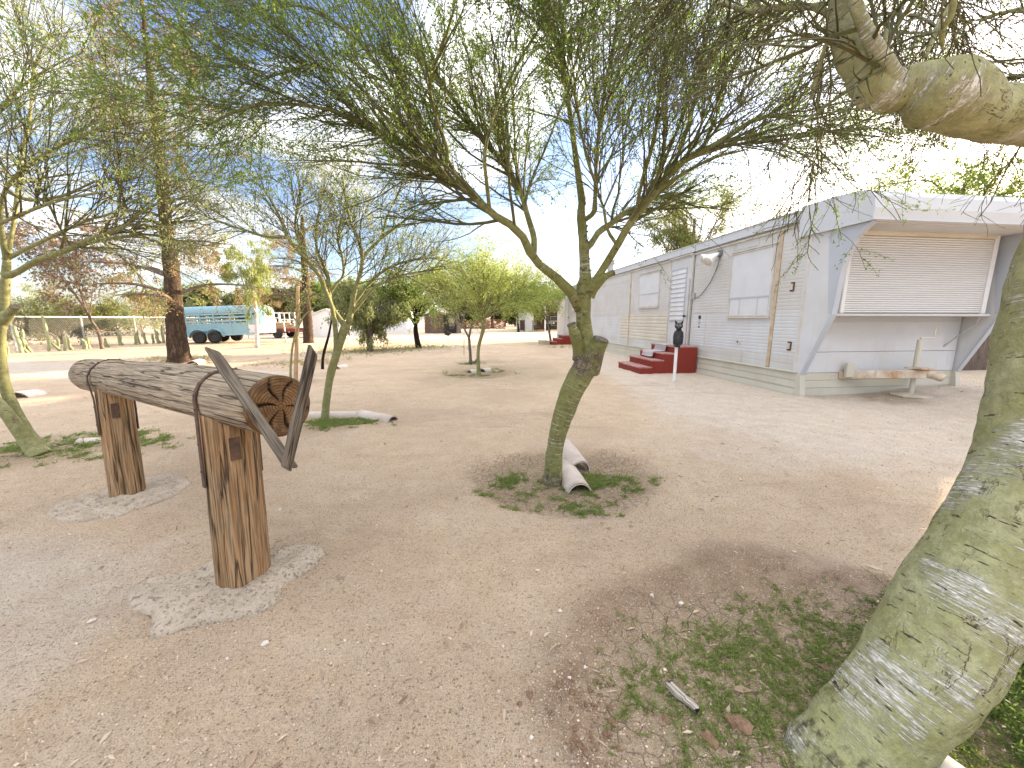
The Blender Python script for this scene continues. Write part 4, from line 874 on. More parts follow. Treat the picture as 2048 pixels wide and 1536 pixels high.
# ---- central palo verde -------------------------------------------------------------------------------------
cb = gp(*CT)
ct_trunk = [[(1104, 972, 2.87, 52), (1106, 950, 2.87, 42), (1109, 905, 2.88, 37), (1117, 860, 2.89, 43), (1130, 820, 2.90, 48), (1146, 778, 2.91, 52), (1164, 745, 2.92, 56), (1180, 716, 2.93, 60), (1178, 694, 2.93, 52), (1170, 675, 2.93, 40), (1167, 640, 2.93, 35), (1166, 605, 2.93, 36), (1168, 575, 2.93, 36), (1170, 552, 2.93, 27), (1168, 504, 2.95, 24), (1165, 467, 2.98, 22), (1163, 430, 3.0, 20), (1165, 395, 3.03, 17)]]
ct_limbs = [
 [(1160, 618, 2.92, 26), (1146, 590, 2.89, 25), (1124, 565, 2.86, 22), (1094, 541, 2.82, 19), (1067, 518, 2.78, 19), (1057, 497, 2.76, 20), (1044, 471, 2.74, 18), (1022, 450, 2.72, 17), (998, 438, 2.70, 17), (963, 407, 2.66, 18), (910, 360, 2.62, 16), (881, 343, 2.6, 15), (837, 310, 2.56, 12), (764, 264, 2.5, 10), (723, 243, 2.46, 9), (676, 223, 2.42, 8), (617, 211, 2.36, 7.5), (560, 207, 2.3, 7), (500, 210, 2.25, 7), (452, 232, 2.2, 7), (412, 252, 2.16, 6.5)],
 [(1066, 517, 2.78, 15), (1069, 484, 2.84, 14), (1064, 459, 2.9, 13), (1052, 422, 2.95, 12), (1042, 387, 3.0, 12), (1015, 340, 3.05, 11), (975, 287, 3.08, 10), (925, 223, 3.1, 9), (890, 176, 3.1, 8), (840, 110, 3.1, 7), (790, 40, 3.05, 5)],
 [(890, 347, 2.6, 10), (895, 320, 2.58, 9), (893, 293, 2.56, 9), (872, 234, 2.5, 8), (860, 176, 2.45, 8), (872, 120, 2.4, 7), (901, 44, 2.3, 6), (920, -60, 2.2, 5)],
 [(980, 425, 2.68, 9), (974, 370, 2.62, 8), (969, 308, 2.56, 8), (985, 240, 2.5, 7), (1004, 190, 2.44, 6), (1050, 100, 2.36, 5), (1086, 44, 2.3, 4), (1110, -40, 2.2, 3)],
 [(805, 290, 2.54, 8), (770, 235, 2.5, 7), (735, 190, 2.46, 7), (690, 150, 2.4, 6), (640, 135, 2.35, 6), (585, 140, 2.3, 5), (520, 160, 2.2, 5)],
 [(881, 343, 2.6, 9), (850, 270, 2.66, 8), (800, 190, 2.7, 7), (740, 110, 2.72, 7), (690, 60, 2.7, 6), (620, 15, 2.66, 5), (560, 15, 2.6, 5), (500, 30, 2.5, 5)],
 [(1165, 410, 3.02, 17), (1155, 337, 3.05, 15), (1141, 234, 3.08, 12), (1126, 132, 3.1, 10), (1102, 59, 3.1, 9), (1082, 0, 3.1, 7), (1060, -100, 3.05, 4)],
 [(1169, 440, 3.0, 11), (1188, 425, 2.96, 11), (1190, 400, 2.92, 10), (1193, 322, 2.85, 9), (1205, 205, 2.75, 8), (1228, 88, 2.65, 7), (1240, -20, 2.5, 5)],
 [(1170, 500, 2.95, 15), (1183, 486, 3.0, 15), (1198, 464, 3.06, 14), (1223, 447, 3.12, 14), (1240, 432, 3.18, 13), (1267, 417, 3.24, 12), (1300, 398, 3.3, 10), (1345, 390, 3.35, 9), (1381, 394, 3.38, 8)],
 [(1172, 592, 2.92, 22), (1186, 570, 2.9, 20), (1213, 526, 2.86, 17), (1235, 491, 2.82, 17), (1250, 462, 2.8, 17), (1270, 432, 2.78, 16), (1297, 402, 2.76, 16), (1312, 382, 2.74, 16), (1352, 331, 2.7, 15), (1425, 293, 2.66, 13), (1469, 264, 2.64, 12), (1513, 237, 2.6, 11), (1557, 231, 2.56, 10), (1600, 245, 2.52, 8), (1650, 268, 2.48, 5)],
 [(1345, 338, 2.71, 10), (1375, 258, 2.76, 9), (1387, 205, 2.8, 9), (1410, 146, 2.84, 8), (1454, 64, 2.9, 7), (1492, 15, 2.94, 6), (1530, -60, 3, 4)],
 [(1366, 322, 2.7, 9), (1440, 296, 2.76, 8), (1500, 272, 2.8, 8), (1545, 281, 2.82, 7), (1600, 306, 2.84, 6), (1660, 350, 2.85, 4)],
 [(1235, 491, 2.82, 8), (1215, 460, 2.76, 7), (1208, 420, 2.7, 7), (1195, 380, 2.64, 6), (1170, 300, 2.55, 6), (1150, 180, 2.4, 5), (1140, 60, 2.25, 4)],
 [(1270, 432, 2.78, 9), (1285, 360, 2.7, 8), (1310, 270, 2.62, 8), (1320, 180, 2.54, 7), (1340, 80, 2.45, 6), (1360, -20, 2.3, 5)],
 [(1312, 382, 2.74, 9), (1370, 345, 2.65, 8), (1430, 315, 2.58, 6), (1490, 300, 2.52, 4)],
]
def px(u, v, Y): return At(u, v, Y)
ct_stubs = [([px(1164, 712, 2.93), px(1153, 680, 2.88), px(1142, 648, 2.85)], [.075, .062, .052, .046, .042, .039, .036, .030]),
            ([px(1176, 735, 2.92), px(1190, 704, 2.85), px(1202, 678, 2.81)], [.100, .092, .084, .077, .071, .067, .064, .060]),
            ([px(1178, 590, 2.92), px(1203, 557, 2.87), px(1228, 545, 2.86)], [.046, .041, .036, .033, .030, .028, .026, .022])]
def ct_extra(mb, rng, P1, P2): pass
traced_tree('palo_verde_tree', 'palo verde tree with green curved trunk, cut stubs and half pipe tiles at its foot', cb, ct_trunk, ct_limbs, M['pv_bark'], M['pv_twig'], M['pv_leaf_dark'], 11,
            (360, (.5, 1.1), (14, 48)), (6800, (.14, .38), (15, 52)), 135000, (.012, .022), K=28, sides=12, trunkS=90, limb_k=.88, stubs=ct_stubs, kw1=dict(up=.14, outw=.18, t0=.30, curl=.30, droop=.06), kw2=dict(up=.06, curl=.28, droop=.04), lv15=(2000, (.3, .7), (14, 42)), bumpamp=.006, leafkw=dict(jit=.010, asp=.26, tri=True))
ctree = bpy.data.objects['palo_verde_tree']
def scars():
    rng = np.random.default_rng(15); P, R = limbpx(ct_trunk[0], 200); tp = [c for c in ctree.children if c.name.startswith('trunk')][0]
    for k in range(30):
        i = int(rng.uniform(118, 185)); a = radians(rng.uniform(-160, -20)); n0 = np.array([cos(a), sin(a), 0.]); t = nrm(P[i+1]-P[i-1]); n0 = nrm(n0-t*(n0@t)); sd = np.cross(t, n0); w = rng.uniform(.008, .016); c = P[i]; r = R[i]*1.0
        path = [c+n0*r*cos(q)+sd*r*sin(q)+t*(-.35*w*(q*r/w)**2*2.2) for q in np.linspace(-w/r, w/r, 9)]
        mb = MB(); mb.tube(np.array(path), np.array([.001, .0025, .004, .005, .0055, .005, .004, .0025, .001])*rng.uniform(.7, 1.2), 6); wpart('branch_scar', mb, M['stub_face'], tp, True)
scars()
# ---- old palo verde right beside the camera --------------------------------------------------------------------
nb = gp(*NTB)
nt_trunk = [[(1590, 1680, .92, 520), (1630, 1610, .925, 400), (1680, 1540, .93, 305), (1762, 1440, .95, 278), (1838, 1345, .97, 298), (1897, 1250, 1.0, 308), (1955, 1150, 1.03, 304), (2013, 1050, 1.06, 290), (2066, 940, 1.10, 285), (2095, 830, 1.14, 300), (2100, 730, 1.18, 275), (2115, 620, 1.22, 255), (2145, 500, 1.25, 240), (2165, 400, 1.26, 195), (2150, 310, 1.26, 165), (2110, 252, 1.24, 142), (2060, 234, 1.20, 132), (2000, 230, 1.16, 130), (1955, 220, 1.12, 142), (1915, 196, 1.10, 172), (1874, 184, 1.09, 172), (1840, 174, 1.10, 122), (1813, 172, 1.11, 86), (1786, 180, 1.12, 96), (1755, 172, 1.12, 110), (1722, 130, 1.13, 100), (1699, 75, 1.14, 88), (1686, 10, 1.15, 76), (1670, -80, 1.16, 60)]]
nt_limbs = [
 [(1822, 215, 1.12, 48), (1800, 170, 1.09, 48), (1775, 130, 1.08, 46), (1745, 85, 1.07, 42), (1715, 20, 1.06, 36), (1700, -70, 1.05, 30), (1690, -160, 1.04, 20)],
 [(1690, 60, 1.14, 22), (1640, 18, 1.2, 20), (1560, 14, 1.3, 16), (1500, 22, 1.4, 13), (1440, 5, 1.5, 9)],
 [(1662, 60, 1.14, 12), (1645, 110, 1.16, 11), (1634, 150, 1.18, 9), (1622, 200, 1.2, 6)],
 [(1850, 115, 1.12, 13), (1866, 80, 1.14, 13), (1880, 45, 1.16, 14), (1912, -10, 1.2, 13), (1940, -90, 1.2, 9)],
 [(1885, 105, 1.10, 12), (1885, 60, 1.08, 11), (1905, 20, 1.06, 10), (1900, -70, 1.05, 8)],
 [(1770, 90, 1.3, 9), (1772, 40, 1.34, 9), (1768, -20, 1.38, 8), (1760, -100, 1.4, 6)],
 [(1650, -60, 1.16, 20), (1560, -90, 1.25, 16), (1450, -70, 1.35, 13), (1350, -20, 1.45, 10), (1290, 60, 1.52, 6)],
 [(1690, -120, 1.1, 20), (1780, -130, 1.3, 16), (1860, -70, 1.5, 13), (1900, 40, 1.6, 9), (1930, 160, 1.65, 6)],
 [(2150, 300, 1.26, 30), (2140, 180, 1.5, 24), (2100, 60, 1.7, 18), (2040, 20, 1.85, 12), (1960, 40, 1.95, 8)],
]
old = traced_tree('palo_verde_tree', 'thick leaning old palo verde trunk with white scratched bark and a twisted limb overhead', nb, nt_trunk, nt_limbs, M['pv_bark_near'], M['pv_twig'], M['pv_leaf_dark'], 23,
            (170, (.25, .62), (15, 60)), (3800, (.07, .18), (18, 55)), 9000, (.0035, .007), K=72, sides=14, trunkS=260, kw1=dict(up=-.05, droop=.55, curl=.4, t0=.2, rmax=.006), kw2=dict(up=-.1, droop=.3, curl=.45), lv15=(900, (.14, .34), (15, 50)), bumpamp=.007, leafkw=dict(jit=.004, asp=.3))
# ---- palo verde at the left edge ---------------------------------------------------------------------------------
lb = GP(62, 902)
lt_trunk = [[(85, 912, 3.40, 62), (72, 895, 3.42, 52), (48, 858, 3.44, 42), (25, 812, 3.46, 36), (8, 760, 3.48, 33), (2, 700, 3.50, 30), (4, 650, 3.50, 30), (8, 600, 3.50, 30), (12, 545, 3.5, 27), (14, 520, 3.5, 24)],
            [(78, 912, 3.36, 50), (55, 885, 3.36, 44), (20, 835, 3.34, 38), (-20, 790, 3.32, 34), (-70, 720, 3.3, 32), (-110, 620, 3.28, 28), (-130, 520, 3.26, 24)]]
lt_limbs = [
 [(12, 548, 3.5, 22), (27, 549, 3.48, 18), (77, 519, 3.46, 17), (131, 502, 3.44, 16), (153, 489, 3.42, 14), (191, 475, 3.4, 12), (232, 461, 3.38, 11), (260, 445, 3.36, 10), (280, 426, 3.34, 8), (301, 416, 3.32, 7), (345, 385, 3.3, 5), (400, 330, 3.28, 3)],
 [(137, 500, 3.44, 10), (191, 483, 3.5, 9), (238, 475, 3.55, 8), (295, 469, 3.6, 7), (342, 478, 3.65, 6), (396, 494, 3.7, 4)],
 [(230, 458, 3.38, 8), (236, 420, 3.34, 7), (240, 390, 3.3, 7), (243, 357, 3.26, 6), (262, 330, 3.22, 5), (287, 305, 3.2, 4), (320, 270, 3.15, 3)],
 [(8, 520, 3.5, 16), (68, 491, 3.56, 11), (123, 464, 3.6, 10), (178, 439, 3.64, 8), (219, 428, 3.68, 6), (270, 400, 3.7, 4)],
 [(14, 525, 3.5, 20), (0, 440, 3.46, 17), (10, 380, 3.42, 15), (55, 333, 3.38, 14), (109, 298, 3.34, 12), (150, 278, 3.3, 11), (190, 264, 3.26, 9), (245, 250, 3.22, 7), (310, 240, 3.18, 5), (380, 225, 3.14, 3)],
 [(14, 520, 3.5, 18), (30, 430, 3.6, 15), (40, 330, 3.7, 13), (60, 230, 3.76, 11), (70, 130, 3.8, 9), (110, 60, 3.8, 6)],
 [(-130, 520, 3.26, 22), (-100, 420, 3.24, 18), (-60, 320, 3.22, 15), (-10, 230, 3.2, 12), (60, 160, 3.16, 9), (150, 110, 3.1, 6)],
 [(-120, 560, 3.27, 18), (-40, 470, 3.2, 14), (40, 430, 3.12, 12), (120, 400, 3.05, 9), (200, 385, 3.0, 6)],
 [(10, 380, 3.42, 10), (60, 400, 3.5, 9), (130, 390, 3.58, 8), (200, 360, 3.62, 6), (280, 355, 3.66, 4)],
]
traced_tree('palo_verde_tree', 'pale palo verde forking from the ground beside the log horse, dusty fine leaves', lb, lt_trunk, lt_limbs, M['pv_bark_pale'], M['pv_twig'], M['pv_leaf_warm'], 31,
            (125, (.5, 1.1), (18, 50)), (1600, (.2, .5), (18, 52)), 20000, (.012, .022), K=22, sides=10, trunkS=60, limb_k=.80, stubs=[([px(4, 640, 3.5), px(18, 628, 3.46), px(30, 614, 3.43)], [.06, .052, .045, .04, .036, .034, .032, .028])], kw1=dict(up=.12, outw=.1, t0=.25), kw2=dict(up=.05), lv15=(900, (.3, .8), (12, 36)), leafkw=dict(jit=.012, asp=.34))
# ---- palo verde behind the log horse -----------------------------------------------------------------------------------
mbp = GP(650, 840)
mt_trunk = [[(648, 850, 4.63, 28), (650, 835, 4.63, 21), (654, 795, 4.64, 19), (661, 750, 4.65, 20), (671, 715, 4.66, 21), (680, 685, 4.67, 20), (689, 658, 4.68, 24), (695, 646, 4.68, 22)]]
mt_limbs = [
 [(672, 705, 4.66, 13), (672, 680, 4.64, 13), (670, 650, 4.62, 13), (664, 615, 4.6, 12), (655, 592, 4.58, 12), (646, 570, 4.56, 12), (640, 553, 4.54, 11), (623, 531, 4.52, 11), (605, 511, 4.5, 10), (585, 487, 4.48, 10), (573, 470, 4.46, 9), (564, 446, 4.44, 7), (548, 410, 4.4, 6), (520, 370, 4.36, 4)],
 [(690, 655, 4.68, 14), (681, 640, 4.67, 13), (661, 609, 4.66, 12), (658, 580, 4.68, 11), (655, 549, 4.7, 10), (643, 522, 4.72, 8), (634, 500, 4.74, 7), (632, 462, 4.76, 6), (640, 420, 4.78, 4), (650, 370, 4.8, 3)],
 [(573, 475, 4.46, 8), (532, 473, 4.42, 7), (473, 455, 4.36, 6), (430, 440, 4.3, 5), (395, 425, 4.25, 3)],
 [(697, 647, 4.68, 16), (705, 608, 4.66, 14), (710, 578, 4.64, 13), (718, 556, 4.62, 12), (725, 517, 4.6, 10), (716, 480, 4.56, 8), (700, 440, 4.52, 7), (692, 400, 4.5, 5), (685, 350, 4.46, 3)],
 [(722, 525, 4.6, 9), (734, 505, 4.64, 9), (763, 476, 4.68, 8), (795, 452, 4.72, 7), (830, 425, 4.76, 5), (870, 395, 4.8, 4)],
 [(705, 610, 4.66, 9), (722, 588, 4.7, 9), (737, 569, 4.74, 8), (775, 537, 4.8, 7), (825, 520, 4.86, 6), (880, 515, 4.9, 4)],
 [(699, 632, 4.68, 9), (746, 578, 4.62, 8), (775, 562, 4.58, 7), (810, 549, 4.54, 6), (869, 540, 4.5, 4)],
 [(658, 590, 4.67, 8), (675, 565, 4.74, 7), (687, 549, 4.78, 7), (684, 510, 4.82, 6), (675, 476, 4.86, 5), (690, 420, 4.9, 3)],
 [(605, 511, 4.5, 7), (590, 450, 4.56, 6), (600, 390, 4.62, 5), (590, 330, 4.66, 3)],
 [(763, 476, 4.68, 6), (775, 430, 4.6, 5), (800, 380, 4.56, 4), (810, 330, 4.5, 3)],
]
traced_tree('palo_verde_tree', 'slender palo verde with forked pale trunk and open twiggy crown behind the log horse', mbp, mt_trunk, mt_limbs, M['pv_bark_pale'], M['pv_twig'], M['pv_leaf_warm'], 41,
            (190, (.4, .95), (22, 60)), (2800, (.15, .4), (20, 58)), 26000, (.012, .022), K=18, sides=9, trunkS=40, limb_k=.80, kw1=dict(up=.08, outw=.12, t0=.3, curl=.35, droop=.15, rmax=.006, rmin=.002), kw2=dict(up=.05, curl=.3, rmin=.001), lv15=(900, (.25, .6), (18, 52)), leafkw=dict(jit=.01, asp=.32))
# ---- two young palo verdes in the yard ---------------------------------------------------------------------------------------
def fan(u, v, Y, n, rng, u0, u1, v0, v1, w, yj=.9):
    out = []
    for k in range(n):
        a = (k+.5)/n; uu = u0+(u1-u0)*a+rng.uniform(-10, 10); e = 1-abs(2*a-1)**2; vv = v1+(v0-v1)*e*rng.uniform(.55, 1); yy = Y+rng.uniform(-yj, yj)
        m1 = (u+(uu-u)*.3, v+(vv-v)*.22-4, Y+(yy-Y)*.3); m2 = (u+(uu-u)*.65, v+(vv-v)*.6, Y+(yy-Y)*.65)
        out.append([(u, v, Y, w), (*m1, w*.7), (*m2, w*.5), (uu, vv, yy, w*.25)])
    return out
rg = np.random.default_rng(77)
yb = GP(957, 746)
traced_tree('palo_verde_tree', 'young pale green palo verde with umbrella crown in a ring of white tiles', yb, [[(957, 752, 8.92, 11), (957, 742, 8.92, 8), (956, 715, 8.92, 7), (958, 690, 8.92, 7), (965, 665, 8.92, 7.5), (967, 648, 8.92, 8), (961, 636, 8.92, 8)]], fan(962, 639, 8.92, 17, rg, 850, 1100, 505, 600, 4.5, 1.3), M['pv_bark_pale'], M['pv_twig'], M['pv_leaf_lime'], 51,
            (170, (.5, 1.05), (18, 55)), (1900, (.25, .6), (18, 55)), 27000, (.025, .05), K=12, sides=6, trunkS=24, kw1=dict(up=.0, outw=.3, t0=.3, curl=.3, rmax=.007), kw2=dict(rmax=.003), leafkw=dict(jit=.035, asp=.3, tri=True))
yb2 = GP(941, 724)
traced_tree('palo_verde_tree', 'thin forked palo verde sapling beside a single white tile', yb2, [[(941, 728, 11.0, 8), (941, 715, 11.0, 6), (939, 690, 11.0, 5.5), (938, 675, 11.0, 5.5)]],
            [[(938, 676, 11.0, 4.5), (930, 660, 11.0, 4), (924, 645, 11.0, 4), (922, 630, 11.0, 3), (905, 600, 10.8, 2), (890, 570, 10.7, 1.5)], [(938, 676, 11.0, 4.5), (942, 655, 11.05, 4), (947, 640, 11.1, 3.5), (950, 620, 11.1, 3), (955, 590, 11.3, 2), (960, 560, 11.4, 1.5)], [(926, 650, 11.0, 3), (930, 625, 11.3, 2.5), (935, 600, 11.5, 2), (940, 570, 11.6, 1.5)], [(947, 640, 11.1, 3), (965, 615, 10.8, 2.5), (985, 590, 10.6, 2), (1000, 565, 10.5, 1.5)]],
            M['grey_bark'], M['pv_twig'], M['pv_leaf_lime'], 52, (60, (.5, 1.0), (18, 45)), (700, (.25, .55), (18, 50)), 8000, (.03, .055), K=8, sides=6, trunkS=12, kw1=dict(outw=.15, t0=.3), leafkw=dict(jit=.04, asp=.3, tri=True))
# ---- generic background trees and shrubs ------------------------------------------------------------------------------------------
def bgtree(name, label, cat, base, h, crown, cz, tr, bark, leafm, seed, nl=9000, size=(.05, .09), limbs=9, lv1=70, lv2=500, lean=(0, 0), droop=0., hang=0., twigm=None, group=None, asp=.32, jit=.06, up=.05, l1=None, start=.35, topz=None):
    """crown = (rx, ry, rz) ellipsoid, centre at height cz"""
    rng = np.random.default_rng(seed); base = np.asarray(base, float); t = thing(name, label, cat, tuple(base), 0, group); mb = MB()
    top = base+np.array([lean[0], lean[1], (topz or cz)]); mid = base*.5+top*.5+rng.normal(size=3)*[.018*h, .018*h, 0]
    TP = resample(np.array([base-[0, 0, .08], base+(mid-base)*.5+rng.normal(size=3)*.01*h, mid, top]), 16); TR = np.linspace(tr*1.15, tr*.35, 16); TR[0] *= 1.25
    mb.tube(TP, TR, 12, True, bark_bump(tr*.08, 6/max(tr, .05)*.25, seed))
    LP, LR = [], []; r = np.array(crown); C0 = base+np.array([lean[0], lean[1], cz])
    for k in range(limbs):
        i = rng.integers(int(15*start), 15); s = TP[i]; a = rng.uniform(0, 2*pi)+k*2.4; e = rng.uniform(-.25, .85); d = nrm(np.array([cos(a), sin(a), e])); tip = C0+d*r*rng.uniform(.65, .95)
        m = s*.5+tip*.5+np.array([0, 0, .12*h*rng.uniform(0, 1)]); LP.append(resample(np.array([s, s*.7+m*.3+[0, 0, .02*h], m, tip]), 10)); LR.append(np.linspace(TR[i]*.6, tr*.08, 10))
    LP = np.array(LP); LR = np.array(LR)
    for P_, R_ in zip(LP, LR): mb.tube(P_, R_, 6, True)
    wpart('trunk', mb, bark, t, True)
    L1 = l1 or (.25*r.mean(), .6*r.mean()); mb = MB()
    P1, R1 = grow(LP, LR, lv1, L1, (20, 65), rng, up=up, droop=droop, curl=.3, S=7, r0=.5, rmin=.004, rmax=.02, t0=.2, out=C0, outw=.25); mb.tubes(P1, R1, 3)
    P2, R2 = grow(P1, R1, lv2, (L1[0]*.5, L1[1]*.6), (20, 65), rng, up=up*.5, droop=droop*1.6, curl=.35, S=5, r0=.6, rmin=.003, rmax=.008); mb.tubes(P2, R2, 3)
    tag(wpart('twigs', mb, twigm or M['pv_twig'], t), kind='stuff')
    mb = MB(); leaves(mb, P2, nl, size, rng, jit, asp, hang, .05, True); tag(wpart('foliage', mb, leafm, t), kind='stuff'); return t
def gb(u, v): return GP(u, v)
# tall dying conifers
def conifer(name, label, base, pts, Y, seed, nb_, leafm, nl, Lr, z0, extra_leaf=None):
    rng = np.random.default_rng(seed); t = thing(name, label, 'tree', tuple(base)); mb = MB()
    P, R = limbpx([(u, v, Y, w) for u, v, w in pts], 60); mb.tube(P, R, 24, True, bark_bump(.02, 9, seed)); wpart('trunk', mb, M['brown_bark'], t, True)
    LP, LR = [], []
    for k in range(nb_):
        i = int(np.interp(rng.random()**.9, [0, 1], [z0*59, 58])); a = rng.uniform(0, 2*pi); L = rng.uniform(*Lr)*(1.1-.75*i/59); d = np.array([cos(a), sin(a), .25]); s = P[i]
        q = [s, s+d*L*.35+[0, 0, .05*L], s+d*L*.7-[0, 0, .02*L], s+d*L-[0, 0, .12*L]]; LP.append(resample(np.array(q), 9)); LR.append(np.linspace(min(R[i]*.35, .06), .006, 9))
    LP, LR = np.array(LP), np.array(LR); mb = MB(); mb.tubes(LP, LR, 5)
    P1, R1 = grow(LP, LR, nb_*7, (.4, 1.0), (25, 70), rng, droop=.9, curl=.4, S=6, r0=.5, rmin=.003, rmax=.01, t0=.3); mb.tubes(P1, R1, 3)
    P2, R2 = grow(P1, R1, nb_*22, (.15, .45), (20, 60), rng, droop=1.2, curl=.4, S=4, r0=.6, rmin=.0025, rmax=.005); mb.tubes(P2, R2, 3); tag(wpart('branches', mb, M['grey_bark'], t), kind='stuff')
    k = rng.random(len(P2)); sel = vn(P2[:, 0]*.8, seed) > -.05
    mb = MB(); leaves(mb, P2[sel], nl, (.03, .08), rng, .04, .25, .6, .1, True); tag(wpart('foliage', mb, leafm, t), kind='stuff'); return t
conifer('conifer_tree', 'tall half dead conifer with thick brown trunk and rusty needles by the drive', gb(360, 727), [(362, 735, 60), (360, 722, 52), (354, 680, 44), (349, 620, 38), (345, 560, 35), (338, 500, 31), (330, 430, 27), (322, 340, 23), (312, 260, 20), (302, 170, 17), (292, 90, 13), (285, 10, 10), (278, -90, 6)], 11.03, 61, 70, M['needle_rust'], 15000, (1.0, 2.6), .28)
conifer('conifer_tree', 'second conifer with rusty drooping needles standing near the white corral', gb(617, 686), [(617, 690, 26), (617, 680, 22), (615, 640, 19), (613, 600, 17), (610, 550, 14), (606, 490, 11), (604, 430, 7)], 20.2, 62, 42, M['needle_rust'], 9000, (1.8, 4.2), .40)
bgtree('willow_tree', 'weeping tree with straight white trunk and hanging yellow green leaves by the dirt mound', 'tree', gb(514, 697), 5, (1.7, 1.5, 1.3), 4.0, .075, M['white_bark'], M['leaf_willow'], 63, 9000, (.07, .14), 9, 60, 420, (-.35, .3), 1.6, 1.3, None, None, .16, .05, 0)
bgtree('brown_seed_tree', 'bare thin tree with clusters of brown seed pods by the chain link fence', 'tree', gb(205, 698), 5.5, (2.6, 2.4, 1.9), 4.4, .06, M['grey_bark'], M['needle_brown'], 64, 5200, (.07, .14), 16, 90, 500, (-.55, 0), .5, .5, M['grey_bark'], None, .4, .10, .15, None, .55, 2.9)
bgtree('broadleaf_tree', 'small round tree with dark straight trunk and bright green leaves near the brown shed', 'tree', gb(838, 696), 4, (1.75, 1.6, 1.15), 2.75, .12, M['dark_bark'], M['leaf_bright'], 65, 15000, (.06, .11), 12, 110, 800, (0, 0), .3, .2, None, None, .34, .06, .1, None, .5)
bgtree('weeping_shrub', 'large grey green weeping shrub with branches hanging to the ground', 'shrub', gb(742, 702), 3.4, (1.75, 1.5, 1.5), 1.75, .12, M['grey_bark'], M['leaf_grey'], 66, 17000, (.06, .12), 14, 150, 950, (0, 0), 1.7, .9, None, None, .26, .06, .1, None, .25)
bgtree('palo_verde_tree', 'lime green tree growing by the rear corner of the mobile home', 'tree', gb(1103, 688), 3.6, (1.5, 1.4, .95), 2.6, .06, M['grey_bark'], M['pv_leaf_lime'], 67, 11000, (.05, .10), 10, 90, 650, (-.4, 0), .3, .2, None, None, .3, .06, .1, None, .5)
bgtree('palo_verde_tree', 'lime green tree with thin dark trunk by the low metal fence', 'tree', gb(1037, 664), 5, (2.8, 2.2, 1.6), 3.9, .11, M['dark_bark'], M['pv_leaf_lime'], 68, 13000, (.08, .16), 11, 90, 650, (-.6, 0), .3, .2, None, None, .3, .09, .1, None, .5)
bgtree('palo_verde_tree', 'broad lime green crown rising behind the firewood stack', 'tree', np.append(G(985, 656)[:2], 0), 6, (5.2, 3, 2.6), 5.2, .2, M['dark_bark'], M['pv_leaf_lime'], 69, 14000, (.12, .24), 12, 110, 700, (0, 0), .3, .2, None, None, .3, .12, .1, None, .4)
bgtree('broadleaf_tree', 'tall olive tree rising behind the mobile home roof', 'tree', np.array([9.3, 20.5, 0]), 8.5, (2.3, 2.2, 2.0), 6.3, .2, M['grey_bark'], M['leaf_olive'], 70, 12000, (.07, .13), 12, 120, 700, (0, 0), .2, .1, None, None, .3, .08, .2, None, .5)
bgtree('broadleaf_tree', 'dense green tree behind the front visor of the mobile home', 'tree', np.array([13.2, 11.6, 0]), 6.5, (2.8, 2.4, 2.7), 4.1, .18, M['grey_bark'], M['leaf_bright'], 71, 20000, (.05, .10), 13, 140, 900, (0, 0), .3, .2, None, None, .3, .06, .1, None, .4)  # crown enlarged and lowered to keep the low sun off the near ground
bgtree('broadleaf_tree', 'pale thin treetop showing over the middle of the mobile home', 'tree', np.array([9.0, 14.5, 0]), 6, (1.5, 1.5, 1.2), 4.3, .12, M['grey_bark'], M['leaf_olive'], 72, 4500, (.05, .09), 10, 90, 500, (0, 0), .2, .1, None, None, .3, .08, .25, None, .5)
# trees closing the yard at the back
for i, (u, v, h, rx, rz, mat, lab) in enumerate([(560, 664, 4.2, 4.5, 2.0, 'leaf_olive', 'olive brown tree behind the white corral panels'), (650, 660, 5.6, 5.0, 2.6, 'leaf_bright', 'sunlit yellow green tree rising behind the white shed'), (725, 660, 5.5, 4.2, 2.5, 'leaf_bright', 'leafy tree behind the weeping shrub'),
        (800, 659, 4.6, 3.6, 2.2, 'leaf_dark', 'dark tree standing left of the brown shed'), (930, 655, 4.8, 4.5, 2.5, 'leaf_dark', 'dark evergreen behind the black crates'), (1010, 653, 4.0, 4.5, 2.4, 'leaf_dark', 'dark hedge tree behind the firewood stack'), (1080, 652, 6.2, 4.5, 2.6, 'leaf_bright', 'bright tree behind the carport'),
        (450, 664, 4.2, 4.2, 1.9, 'leaf_olive', 'bronze tinted tree behind the blue horse trailer'), (380, 668, 4.0, 3.6, 1.7, 'leaf_grey', 'pale tree behind the brown conifer trunk')]):
    b = np.append(G(u, v)[:2], 0); b[2] = float(gz(b[0], b[1]))
    bgtree('background_tree', lab, 'tree', b, h, (rx, rx*.7, rz), h-rz*.72, .16, M['dark_bark'], M[mat], 100+i, 9500, (.20, .42), 11, 90, 560, (0, 0), .4, .3, None, 'trees closing the yard', .34, .14, .1, None, .3)
